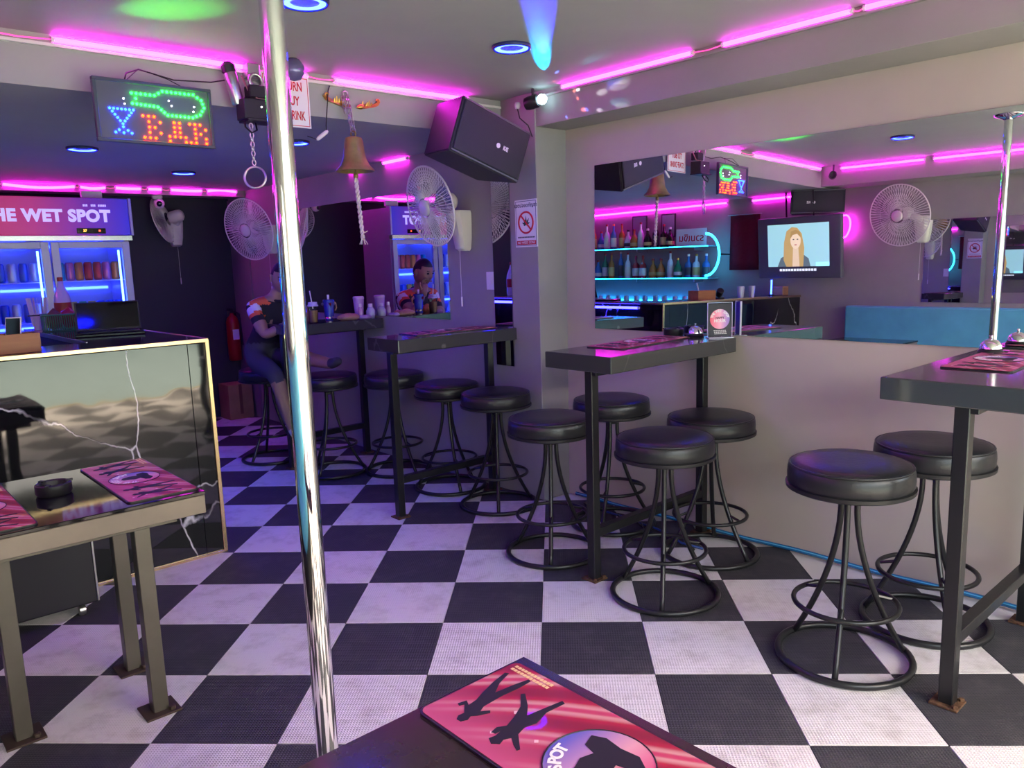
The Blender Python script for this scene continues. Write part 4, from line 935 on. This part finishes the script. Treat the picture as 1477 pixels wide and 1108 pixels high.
# black trolley box in front of the bar
t = thing('equipment_case', 'black equipment case on castors under the low table', 'case', (-1.1, 2.12, 0))
obj('case_body', boxb(-1.62, -.70, 1.98, 2.28, .055, .47, bev=.008, seg=2), mat('case_black', (.012, .012, .013), .45), t, world=True)
obj('edge_trim', boxb(-.705, -.697, 1.976, 1.986, .06, .465, bev=.001), STEEL, t, world=True)
for x in (-1.55, -.76):
    for y in (2.02, 2.24): obj('castor', lathe(B(), [(.001, -.012), (.022, -.012), (.024, 0), (.022, .012), (.001, .012)], 16, axisM((x, y, .0245), (1, 0, 0))), STEEL, t, smooth=True, world=True, ang=40)
    
# ------------------------------------------------------------------ back corner
t = thing('fire_extinguisher', 'red fire extinguisher on the dark back wall', 'extinguisher', (1.61, 5.98, .55))
obj('cylinder', lathe(B(), [(.001, .55), (.05, .55), (.062, .565), (.062, .93), (.05, .97), (.02, 1.0), (.018, 1.02), (.001, 1.02)], 24, T(1.61, 5.98, 0)), RED, t, smooth=True, world=True, ang=50)
obj('label', boxb(1.58, 1.64, 5.912, 5.9185, .76, .86), PAPER, t, world=True)
obj('valve', boxb(1.595, 1.625, 5.965, 5.995, 1.02, 1.06, bev=.004), BLKP, t, world=True); obj('handle', boxb(1.56, 1.62, 5.97, 5.99, 1.055, 1.07, bev=.003), BLKP, t, world=True)
obj('hose', tube(B(), [(1.63, 5.98, 1.04), (1.69, 5.97, 1.0), (1.69, 5.95, .85), (1.685, 5.94, .70)], .009, 8), BLKP, t, smooth=True, world=True)
obj('wall_hook', boxb(1.59, 1.63, 6.035, 6.049, .98, 1.04), STEEL, t, world=True)
t = thing('cardboard_box', 'brown cardboard box on the floor under the fire extinguisher', 'box', (1.51, 5.9, 0))
obj('carton', boxb(1.42, 1.66, 5.76, 6, .001, .34, bev=.003), CARD, t, world=True); obj('tape', boxb(1.525, 1.555, 5.7585, 5.7605, .05, .341), mat('brown_tape', (.14, .06, .03), .3), t, world=True)
t = thing('security_camera', 'white dome security camera under the back ceiling beam', 'camera', (.93, 5.72, 2.04))
obj('mount', lathe(B(), [(.04, 2.075), (.045, 2.09), (.045, 2.104), (.001, 2.104)], 20, T(.93, 5.72, 0)), WHP, t, smooth=True, world=True, ang=40)
obj('head', lathe(B(), [(.001, -.045), (.03, -.036), (.044, -.01), (.044, .012), (.03, .036), (.001, .044)], 24, T(.935, 5.70, 2.035)), WHP, t, smooth=True, world=True)
obj('lens', lathe(B(), [(.024, 0), (.024, .008), (.018, .012), (.001, .012)], 20, axisM((.925, 5.662, 2.03), (-.3, -1, -.15))), BLKG, t, smooth=True, world=True, ang=40)
t = thing('floodlight', 'small pale floodlight on top of the fridge header', 'lamp', (.30, 5.30, 2.0))
obj('head', boxb(.22, .37, 5.28, 5.32, 2.03, 2.085, bev=.004), WHP, t, world=True); obj('stem', tube(B(), [(.29, 5.30, 2.0), (.29, 5.30, 2.03)], .008, 8), WHP, t, world=True)

# ------------------------------------------------------------------ drinks on the far table
tz = 1.0505
t = thing('iced_coffee_cup', 'clear takeaway cup of iced coffee with a straw', 'cup', (1.17, 3.46, tz))
obj('cup', lathe(B(), [(.001, 0), (.030, 0), (.034, .09), (.037, .118)], 20, cap=False), CGLASS, t, smooth=True)
obj('coffee', lathe(B(), [(.001, .003), (.029, .003), (.033, .088), (.001, .088)], 20), mat('iced_coffee', (.36, .19, .09), .2), t, smooth=True, ang=50)
obj('lid', lathe(B(), [(.039, .116), (.039, .124), (.034, .128), (.032, .145), (.001, .148)], 20), mat('pale_lid', (.5, .48, .62), .25), t, smooth=True, ang=40)
obj('straw', tube(B(), [(0, 0, .10), (-.014, .004, .225)], .004, 8), WHP, t, smooth=True)
def tumbler(name, label, x, y, m, h, band, handle):
    t = thing(name, label, 'tumbler', (x, y, tz))
    obj('body', lathe(B(), [(.001, 0), (.028, 0), (.030, .01), (.040, h), (.038, h + .004), (.001, h + .004)], 22), m, t, smooth=True, ang=40)
    obj('base_band', lathe(B(), [(.0285, .001), (.0325, .035)], 22, cap=False), band, t, smooth=True)
    obj('lid', lathe(B(), [(.042, h + .002), (.042, h + .016), (.036, h + .022), (.001, h + .022)], 22), band if not handle else m, t, smooth=True, ang=40)
    if handle:
        obj('straw', tube(B(), [(0, 0, h + .02), (.0, 0, h + .055)], .008, 8), WHP, t, smooth=True)
        obj('strap', tube(B(), [(.04, 0, h + .006), (.058, .0, h - .01), (.062, 0, h - .04), (.05, 0, h - .06)], .005, 7), mat('tan_strap', (.5, .28, .14), .6), t, smooth=True)
        for k in range(4): a = k * 1.5; obj('charm', lathe(B(), [(.001, -.012), (.010, 0), (.001, .012)], 8, T(.046 * cos(a), .046 * sin(a), h - .01)), RED if k % 2 else STEEL, t)
    return t
tumbler('tumbler', 'blue steel tumbler with straw and carrying strap', 1.30, 3.47, mat('blue_enamel', (.03, .05, .28), .25, .4), .135, CHROME, True)
tumbler('tumbler', 'tall pink and lilac striped tumbler beside the mirror', 1.60, 3.56, mat('lilac_enamel', (.50, .34, .52), .35), .14, mat('pale_pink_band', (.62, .48, .58), .4), False)
CL = mat('clear_water_bottle', (.42, .42, .52), .1, coat=.6)
bottle('glass_jar', 'round clear glass bottle in front of the mirror', (1.645, 3.47, tz), [(.001, 0), (.028, 0), (.034, .02), (.034, .055), (.022, .075), (.014, .085), (.001, .086)], CL, WHP)
bottle('small_bottle', 'small clear bottle left of the round glass bottle', (1.57, 3.49, tz), [(.001, 0), (.018, 0), (.020, .01), (.020, .06), (.012, .078), (.010, .088), (.001, .089)], mat('pinkish_bottle', (.5, .3, .42), .15, coat=.6), WHP)
def crumple(name, label, cat, loc, sx, sy, sz, m, seed):
    bm = B(); r = random.Random(seed); bmesh.ops.create_icosphere(bm, subdivisions=3, radius=1)
    ph = [(r.uniform(3, 8), r.uniform(3, 8), r.uniform(0, 6)) for _ in range(5)]
    for v in bm.verts:
        k = 1 + .10 * sum(sin(v.co.x * a + v.co.y * b + c) for a, b, c in ph) / 2
        v.co = Vector((v.co.x * sx * k, v.co.y * sy * k, max(0, (v.co.z * .5 + .35)) * sz * k))
    o = obj(name, bm, m, None, smooth=True); o.location = loc; return tag(o, label, cat)
crumple('paper_bag', 'crumpled tan paper bag lying on the far table', 'bag', (1.445, 3.455, tz), .085, .055, .055, mat('tan_bag', (.42, .24, .15), .8), 1)
crumple('plastic_bag', 'lilac plastic bag by the bottles on the far table', 'bag', (1.565, 3.42, tz), .05, .03, .035, mat('lilac_bag', (.35, .25, .42), .4), 2)
crumple('snack_packet', 'orange snack packet beside the iced coffee', 'packet', (1.13, 3.60, tz), .045, .035, .075, mat('orange_packet', (.45, .14, .05), .5), 3)

# ------------------------------------------------------------------ seated person
def make_person():
    J = {'pel': (.98, 4.02, .80), 'sp1': (.985, 4.00, .93), 'sp2': (.99, 3.95, 1.06), 'ch': (1.0, 3.90, 1.18), 'nk': (1.01, 3.865, 1.29), 'hd': (1.015, 3.83, 1.36),
         'lsh': (.835, 3.90, 1.215), 'lel': (.86, 3.78, 1.02), 'lwr': (.96, 3.665, 1.09), 'rsh': (1.165, 3.89, 1.215), 'rel': (1.20, 3.70, 1.09), 'rwr': (1.085, 3.70, 1.25),
         'lhp': (.90, 4.00, .77), 'lkn': (.92, 3.60, .70), 'lan': (1.0, 3.56, .29), 'lto': (1.0, 3.46, .225), 'rhp': (1.06, 4.0, .77), 'rkn': (1.13, 3.60, .80), 'ran': (1.20, 3.30, .765), 'rto': (1.21, 3.20, .80)}
    for k_ in J:
        x_, y_, z_ = J[k_]
        if k_ in ('ch', 'nk', 'hd', 'lsh', 'lel', 'lwr', 'rsh', 'rel', 'rwr', 'sp2'): J[k_] = (x_ + .055, y_ - .075, z_ - .05)
        elif k_ in ('pel', 'sp1', 'lhp', 'rhp'): J[k_] = (x_ + .045, y_ - .03, z_ - .005)
    R = {'pel': (.13, .115), 'sp1': (.13, .11), 'sp2': (.14, .11), 'ch': (.155, .105), 'nk': (.055, .055), 'hd': (.05, .05), 'lsh': (.062, .06), 'rsh': (.062, .06), 'lel': (.043, .043), 'rel': (.043, .043), 'lwr': (.028, .028), 'rwr': (.028, .028),
         'lhp': (.095, .09), 'rhp': (.095, .09), 'lkn': (.062, .062), 'rkn': (.062, .062), 'lan': (.040, .040), 'ran': (.040, .040), 'lto': (.036, .03), 'rto': (.036, .03)}
    E_ = [('pel', 'sp1'), ('sp1', 'sp2'), ('sp2', 'ch'), ('ch', 'nk'), ('nk', 'hd'), ('ch', 'lsh'), ('lsh', 'lel'), ('lel', 'lwr'), ('ch', 'rsh'), ('rsh', 'rel'), ('rel', 'rwr'), ('pel', 'lhp'), ('lhp', 'lkn'), ('lkn', 'lan'), ('lan', 'lto'), ('pel', 'rhp'), ('rhp', 'rkn'), ('rkn', 'ran'), ('ran', 'rto')]
    names = list(J); me = bpy.data.meshes.new('sk'); me.from_pydata([J[n] for n in names], [(names.index(a), names.index(b)) for a, b in E_], [])
    o = link(bpy.data.objects.new('sk', me))
    md = o.modifiers.new('skin', 'SKIN'); md.use_smooth_shade = True
    for i, n in enumerate(names):
        sv = me.skin_vertices[0].data[i]; sv.radius = R[n]; sv.use_root = (n == 'pel')
    s = o.modifiers.new('sub', 'SUBSURF'); s.levels = 3; s.render_levels = 3
    dg = bpy.context.evaluated_depsgraph_get(); dg.update()
    m2 = bpy.data.meshes.new_from_object(o.evaluated_get(dg)); bpy.data.objects.remove(o)
    bm = B(); bm.from_mesh(m2)
    V3 = {n: Vector(J[n]) for n in J}
    def near(p):
        best = None
        for a, b in E_:
            A, C_ = V3[a], V3[b]; ab = C_ - A; q = max(0, min(1, (p - A).dot(ab) / ab.length_squared)); d = (A + ab * q - p).length
            if best is None or d < best[0]: best = (d, a, b, q)
        return best
    SK, SH, WH, OR, ST, SO = 0, 1, 2, 3, 4, 6
    for f in bm.faces:
        p = f.calc_center_median(); d, a, b, q = near(p); e = a + b; i = SK
        if e in ('pelsp1', 'sp1sp2', 'sp2ch'): i = SH if p.z > .90 else ST
        elif e == 'chnk': i = SH if q < .8 else SK
        elif e in ('chlsh', 'chrsh'):
            i = SH
            if p.z > 1.185: i = WH if abs(p.x - 1.055) > .06 and p.y > 3.81 else OR if abs(p.x - 1.055) > .06 else SH
        elif e in ('lshlel', 'rshrel'):
            i = SH if q < .55 else SK
            if q < .22: i = WH
            elif q < .36: i = OR
        elif e in ('pellhp', 'pelrhp', 'lhplkn', 'rhprkn'): i = ST
        elif e in ('lknlan', 'rknran'): i = SK if q > .12 else ST
        elif e == 'lanlto': i = SO
        elif e == 'ranrto': i = ST
        f.material_index = i
    # head: shaped ellipsoid with brow, nose, lips, chin, ears; faces -Y and a little down
    Mh = T(1.072, 3.712, 1.372) @ Matrix.Rotation(rad(-12), 4, 'Z') @ Matrix.Rotation(rad(14), 4, 'X')
    r = bmesh.ops.create_uvsphere(bm, u_segments=32, v_segments=24, radius=1)
    for v in r['verts']:
        x, y, z = v.co; w = .072 * (1 - .22 * max(0, -z) ** 1.5); dep = .092; h = .112
        c = Vector((x * w, y * dep, z * h))
        fy = max(0, -y)
        if fy > .3:
            g = lambda cx, cz, sx_, sz_: math.exp(-((x - cx) / sx_) ** 2 - ((z - cz) / sz_) ** 2)
            c.y -= .020 * g(0, -.18, .13, .16) + .010 * g(0, .05, .10, .22) + .008 * g(0, -.50, .28, .10) + .010 * g(0, -.82, .3, .14)
            c.y += .010 * (g(-.38, .02, .2, .10) + g(.38, .02, .2, .10)); c.y -= .006 * g(0, .2, .6, .08)
        v.co = Mh @ c
    hf = {f for v in r['verts'] for f in v.link_faces}
    Mi = Mh.inverted()
    for f in hf:
        p = Mi @ f.calc_center_median(); f.material_index = 5 if (p.z > .058 or (p.y > -.005 and p.z > -.035) or (p.y > -.03 and p.z > .03)) else 0; f.smooth = True
    for s in (-1, 1):   # ears
        k = bmesh.ops.create_uvsphere(bm, u_segments=10, v_segments=8, radius=1)
        for v in k['verts']: v.co = Mh @ (Vector((s * .074, .008, -.005)) + Vector((v.co.x * .010, v.co.y * .018, v.co.z * .030)))
        for f in {f for v in k['verts'] for f in v.link_faces}: f.smooth = True
    # hands: palm and five bent fingers each
    def hand(w, d, up, curl):
        w, d, up = Vector(w), Vector(d).normalized(), Vector(up).normalized(); sd = d.cross(up).normalized()
        tube(bm, [w - d * .02, w + d * .02, w + d * .06, w + d * .08], [.026, .033, .036, .028], 10)
        for k, L_ in enumerate((.062, .070, .066, .050)):
            b_ = w + d * .075 + sd * (-.026 + .0175 * k); pts = [b_ - d * .02, b_ + d * L_ * .45, b_ + d * L_ * (.45 + .4 * cos(curl)) - up * L_ * .4 * sin(curl), b_ + d * L_ * (.45 + .4 * cos(curl)) - up * L_ * .75 * sin(curl)]
            tube(bm, pts, [.0092, .0088, .008, .0065], 7)
        tube(bm, [w + d * .02 - sd * .02, w + d * .045 - sd * .05, w + d * .075 - sd * .052], [.011, .010, .008], 7)
    nf = set(bm.faces)
    hand(J['lwr'], (.9, -.35, -.12), (0, .2, 1), .5); hand(J['rwr'], (-.30, .25, .85), (.3, 1, 0), .9)
    for f in set(bm.faces) - nf: f.material_index = 0; f.smooth = True
    t = thing('person', 'seated person in black shirt with white and orange shoulder stripes at the far table', 'person', (.98, 4.02, 0))
    mo = obj('body', bm, [SKIN, SHIRT, SHWH, SHOR, SHORTS, HAIR, SOLE], t, smooth=True, world=True)
    # collar
    obj('collar', tube(B(), ringpts((1.063, 3.797, 1.225), .062, 24, axis=(.05, -.35, 1)), .010, 8, closed=True), SHIRT, t, smooth=True, world=True)
    eye = mat('dark_eye', (.02, .015, .012), .2)
    for s in (-1, 1):
        obj('eye', lathe(B(), [(.001, -.006), (.011, -.003), (.013, 0), (.011, .003), (.001, .006)], 10, Mh @ T(s * .028, -.0815, .004) @ Matrix.Rotation(rad(90), 4, 'X') @ Matrix.Scale(.55, 4, (0, 1, 0))), eye, t, smooth=True, world=True)
        obj('eyebrow', boxb(-.015, .015, -.004, .004, -.003, .003, bev=.001, M=Mh @ T(s * .029, -.084, .024) @ Matrix.Rotation(s * -.12, 4, 'Y')), HAIR, t, world=True)
    obj('mouth', boxb(-.019, .019, -.003, .003, -.004, .004, bev=.002, M=Mh @ T(0, -.094, -.057)), mat('lips', (.28, .10, .08), .5), t, world=True)
make_person()

# ------------------------------------------------------------------ what the wide mirror shows of the bar side
t = thing('banquette', 'blue upholstered banquette along the left wall, seen in the mirror', 'sofa', (-2.4, .1, 0))
obj('backrest', boxb(UL + .009, UL + .16, -2.2, 1.78, .42, 1.01, bev=.02, seg=3), TEAL, t, world=True)
obj('seat', boxb(UL + .162, UL + .62, -2.2, 1.78, .30, .45, bev=.03, seg=3), TEAL, t, world=True)
obj('plinth', boxb(UL + .02, UL + .58, -2.18, 1.76, .001, .295), BLKP, t, world=True)
# back bar
ub = UL + .05
sh_l = ('upper glass shelf of the back bar lit cyan', 'lower glass shelf of the back bar lit cyan')
SHZ = (1.66, 1.30)
for z, l in zip(SHZ, sh_l):
    t = thing('glass_shelf', l, 'shelf', (ub + .1, 4.2, z))
    obj('glass', boxb(UL + .005, UL + .24, 3.30, 5.30, z - .012, z), mat('cyan_lit_glass', (.10, .35, .42), .08), t, world=True)
    obj('edge_light', boxb(UL + .241, UL + .247, 3.30, 5.30, z - .011, z - .003), CYAN, t, world=True)
    for y in (3.5, 4.3, 5.1): obj('bracket', boxb(UL + .001, UL + .20, y - .006, y + .006, z - .05, z - .0125), STEEL, t, world=True)
t = thing('neon_arc', 'cyan neon arc at the end of the back bar shelves, seen in the mirror', 'neon light', (UL + .2, 3.28, 1.5))
obj('tube', tube(B(), [(UL + .22, 3.34 - .17 * sin(a), 1.555 + .235 * cos(a)) for a in [k * pi / 16 for k in range(17)]] , .013, 8), CYAN, t, smooth=True, world=True)
obj('clip', boxb(UL + .001, UL + .215, 3.16, 3.175, 1.55, 1.565), BLKP, t, world=True)
led((UL + .02, 5.2, 1.02), (UL + .02, 3.4, 1.02), 'cyan light strip on the back counter below the bottle shelves', m=CYAN2, group='cyan bar strips')
t = thing('back_counter', 'dark back counter under the bottle shelves, seen in the mirror', 'counter', (UL + .3, 4.2, 0))
obj('cabinet', boxb(UL + .001, UL + .48, 2.72, 5.9, .001, .93), BLKP, t, world=True); obj('top', boxb(UL + .001, UL + .5, 2.71, 5.9, .931, .965, bev=.004), MARBT, t, world=True)
BP = {'round': [(.001, 0), (.036, 0), (.038, .01), (.038, .17), (.03, .20), (.014, .225), (.013, .29), (.001, .292)], 'square': [(.001, 0), (.042, 0), (.044, .008), (.044, .15), (.034, .175), (.015, .19), (.014, .25), (.001, .252)],
      'tall': [(.001, 0), (.03, 0), (.033, .01), (.033, .19), (.022, .235), (.013, .26), (.013, .305), (.001, .307)], 'squat': [(.001, 0), (.045, 0), (.05, .02), (.05, .10), (.03, .15), (.015, .17), (.015, .21), (.001, .212)]}
BC = [('clear', mat('spirit_clear', (.68, .72, .76), .08, coat=.5)), ('amber', mat('spirit_amber', (.42, .16, .03), .08, coat=.5)), ('green', mat('spirit_green', (.04, .20, .08), .08, coat=.5)), ('blue', mat('spirit_blue', (.06, .16, .45), .08, coat=.5)), ('dark', mat('spirit_dark', (.03, .015, .012), .08, coat=.5)), ('red', mat('spirit_red', (.35, .03, .04), .08, coat=.5))]
LB = [mat('bottle_label_a', (.7, .68, .62), .5), mat('bottle_label_b', (.55, .42, .15), .5), mat('bottle_label_c', (.06, .06, .07), .5)]
CP = [BLKP, RED, GILT, WHP]
rg = random.Random(11); pb = {}
for si, (z, y0, y1, n) in enumerate(((SHZ[0], 3.88, 5.22, 14), (SHZ[1], 3.40, 5.22, 16))):
    for i in range(n):
        kn = rg.choice(list(BP)); cn, cmt = rg.choice(BC if si else [BC[0], BC[0], BC[1], BC[3], BC[4]]); lb = rg.choice(LB); cp = rg.choice(CP)
        y = y0 + (y1 - y0) * i / (n - 1) + rg.uniform(-.01, .01); key = (kn, cn)
        l = f'{kn} {cn} spirit bottle, {ORD[i]} from the neon arc on the {("upper", "lower")[si]} glass shelf'
        loc = (UL + .12 + rg.uniform(-.02, .02), y, z)
        if key not in pb: r0 = BP[kn][3][0]; pb[key] = bottle('spirit_bottle', l, loc, BP[kn], cmt, cp, (r0, .03, BP[kn][3][1] - .03, lb), 'spirit bottles on the back bar', n=12)
        else: dup(pb[key], loc, label=l)
for y, w, h, l, c in ((4.40, .22, .28, 'framed picture behind the upper shelf bottles, farther from the neon arc', (.30, .26, .38)), (3.98, .20, .28, 'framed picture behind the upper shelf, nearer the neon arc', (.38, .36, .45))):
    t = thing('picture', l, 'picture', (UL, y, 1.9)); obj('frame', boxb(UL + .001, UL + .016, y - w / 2, y + w / 2, 1.78, 1.78 + h, bev=.003), BLKP, t, world=True)
    obj('print', boxb(UL + .0161, UL + .018, y - w / 2 + .015, y + w / 2 - .015, 1.795, 1.765 + h), mat('faded_print', c, .4), t, world=True)
t = thing('thai_sign', 'white Thai-lettered sign with red script standing on the upper shelf', 'sign', (UL + .15, 3.58, 1.66))
obj('board', boxb(UL + .14, UL + .145, 3.38, 3.78, 1.661, 1.86), PAPER, t, world=True)
text('script', 'รวมเงิน', .11, REDINK, t, MXp(UL + .1455, 3.58, 1.75), ext=.0005, bold=.002, world=True)
t = thing('hanging_towel', 'dark red towel hanging on the left wall beside the neon arc, seen in the mirror', 'towel', (UL + .05, 3.0, 1.4))
bm = B(); g = [[bm.verts.new((UL + .05 + .012 * sin(i * 1.3) + (.0 if j else 0), 2.78 + i * .04, 1.38 + j * .1)) for i in range(10)] for j in range(7)]
for a, b in zip(g, g[1:]):
    for i in range(9): bm.faces.new((a[i], a[i + 1], b[i + 1], b[i]))
bmesh.ops.solidify(bm, geom=list(bm.faces), thickness=.008)
obj('cloth', bm, REDC, t, smooth=True, world=True); obj('rail', tube(B(), [(UL + .05, 2.76, 1.985), (UL + .05, 3.17, 1.985)], .006, 8), STEEL, t, world=True); obj('rail_mount', boxb(UL + .001, UL + .05, 2.95, 2.965, 1.98, 1.99), STEEL, t, world=True)
# television hanging above the bar end
Mt = T(-2.28, 2.22, 1.595) @ Matrix.Rotation(rad(96), 4, 'Z') @ Matrix.Rotation(rad(6), 4, 'X')
t = thing('television', 'hanging television showing a long-haired presenter, seen in the mirror', 'television', (0, 0, 0)); t.matrix_world = Mt; t.location = Mt.translation; t.rotation_euler = Mt.to_euler()
tw_, th_ = .92, .62
obj('cabinet', boxb(-tw_ / 2, tw_ / 2, 0, .06, -th_ / 2, th_ / 2, bev=.01, seg=2), mat('tv_grey_bezel', (.11, .12, .12), .35), t)
obj('back_housing', boxb(-.28, .28, .06, .10, -.2, .2, bev=.01), BLKP, t)
sc_ = obj('screen', boxb(-.34, .34, -.003, .0, -.19, .24), glow('tv_screen_sky', (.30, .56, .60), .62), t)
fl = lambda nm, pts, c, e, z_=-.004: obj(nm, poly(B(), pts, .0006, MY(0, z_, 0)), glow('tv_' + nm, c, e), sc_)
fl('presenter_shoulders', [(-.14, -.19), (-.12, -.11), (-.05, -.06), (.10, -.06), (.19, -.10), (.23, -.19)], (.10, .14, .16), .6)
fl('presenter_hair', [(-.06, -.19), (-.075, .0), (-.05, .14), (.0, .20), (.06, .21), (.12, .17), (.15, .06), (.16, -.12), (.13, -.19)], (.50, .33, .12), .55, -.0046)
fl('presenter_face', circ(.058, 24, (.02, .075), .085), (.72, .56, .40), .62, -.0052)
fl('presenter_neck', [(-.02, -.19), (-.01, .0), (.05, .0), (.06, -.19)], (.66, .50, .34), .6, -.0050)
for q_ in (-.022, .022): fl('presenter_eye', circ(.010, 10, (.02 + q_, .085), .005), (.05, .03, .03), .3, -.0058)
fl('presenter_mouth', circ(.016, 12, (.02, .03), .005), (.5, .1, .1), .5, -.0058)
fl('presenter_fringe', [(-.04, .10), (-.03, .165), (.02, .18), (.07, .165), (.08, .09), (.05, .13), (.0, .14)], (.42, .26, .09), .5, -.0060)
fl('caption_bar', [(-.34, -.19), (-.34, -.15), (-.20, -.15), (-.20, -.19)], (.25, .65, .85), 1.0, -.0052)
bm = B()
for k in range(13): box(bm, -.20 + k * .032, -.176 + k * .032, -.003, -.001, -.236, -.214)
obj('caption', bm, glow('tv_caption', (.9, .95, 1), .5), t)['kind'] = 'stuff'
for s in (-.15, .15): obj('hanging_rod', tube(B(), [(s, .05, .28), (s, .05, .56)], .009, 8), BLKM, t)
t = thing('rope_light', 'blue rope light lying along the foot of the right wall', 'rope light', (1.9, 1.0, 0))
obj('tube', tube(B(), [(mir_x(y, 0) - .016, y, .014 + .004 * sin(y * 9)) for y in [1.62 - k * .1 for k in range(34)]], .011, 8), mat('blue_rope_tube', (.02, .14, .32), .2, coat=.6), t, smooth=True, world=True)
o = obj('led_chips', tube(B(), [(mir_x(y, 0) - .022, y, .018 + .004 * sin(y * 9)) for y in [1.62 - k * .1 for k in range(34)]], .004, 6), mat('pale_blue_core', (.08, .42, .65), .3), t, smooth=True, world=True)
# cables lying under the tables
t = thing('cable_tangle', 'dark tangle of cables on the floor under the menu table', 'cable', (1.7, .9, 0))
for k in range(3):
    rg2 = random.Random(k + 40)
    obj('cable', tube(B(), [(1.80 - .02 * i + rg2.uniform(-.04, .04), 1.45 - i * .11 + rg2.uniform(-.03, .03), .007 + .008 * (i % 2)) for i in range(9)], .006, 6), [BLKP, mat('blue_cable', (.02, .05, .22), .4), BLKP][k], t, smooth=True, world=True)

# clutter on the mirrored end of the bar
t = thing('tube_lamp', 'upright blue tube lamp on the bar under the television, seen in the mirror', 'lamp', (-2.30, 2.50, 1.106))
obj('tube', tube(B(), [(-2.30, 2.50, 1.12), (-2.30, 2.50, 1.27)], .008, 8), glow('blue_tube', (.02, .06, 1.0), 14), t, smooth=True, world=True)
obj('foot', lathe(B(), [(.03, 0), (.03, .01), (.012, .016), (.001, .016)], 14, T(-2.30, 2.50, 1.1055)), BLKP, t, world=True)
t = thing('carton', 'small tan box on the bar beside the blue tube lamp', 'box', (-2.46, 2.48, 1.1055))
obj('body', boxb(-2.53, -2.40, 2.42, 2.54, 1.1055, 1.19, bev=.006), CARD, t, world=True); obj('lid', boxb(-2.53, -2.40, 2.42, 2.54, 1.1905, 1.20, bev=.002), mat('tan_lid', (.36, .22, .11), .6), t, world=True)
for k, (x, y, l) in enumerate(((-1.55, 2.45, 'nearest'), (-1.66, 2.50, 'second'), (-1.76, 2.44, 'third'), (-1.88, 2.50, 'fourth'))):
    t = thing('drinking_glass', l + ' of the clear glasses standing in a row on the bar, seen in the mirror', 'glass', (x, y, 1.1055), group='glasses on the bar')
    obj('cup', lathe(B(), [(.001, 0), (.026, 0), (.034, .11), (.032, .11), (.025, .006), (.001, .006)], 16), CL, t, smooth=True, ang=50)
    obj('drink', lathe(B(), [(.001, .0065), (.0245, .0065), (.029, .06), (.001, .06)], 14), mat('pale_drink', (.35, .25, .4), .2), t, smooth=True)

led((-.006, 2.55, 1.06), (-.006, 4.15, 1.06), 'blue LED strip under the end edge of the bar, lighting the far floor', m=glow('blue_strip_led', (.012, .012, 1.0), 26), group='blue bar strips')
for k in range(13):
    t = thing('stemless_glass', f'{ORD[k]} upturned clear glass from the neon arc on the back counter', 'glass', (UL + .14 + .02 * (k % 2), 3.5 + k * .14, .9655), group='upturned glasses on the back counter')
    obj('bowl', lathe(B(), [(.036, 0), (.038, .05), (.03, .12), (.001, .125)], 14), CL, t, smooth=True, ang=60)

t = thing('neon_loop', 'looped magenta neon flex hanging below the mirrored loudspeaker', 'neon light', (-2.53, 1.86, 1.80))
obj('flex', tube(B(), [(-2.54 + .012 * sin(2 * a), 1.86 + .055 * sin(a), 1.80 + .11 * cos(a)) for a in [k * pi / 12 for k in range(41)]], .009, 8), LEDM, t, smooth=True, world=True)
obj('wall_hook', boxb(UL + .001, -2.53, 1.853, 1.867, 1.915, 1.925), STEEL, t, world=True)
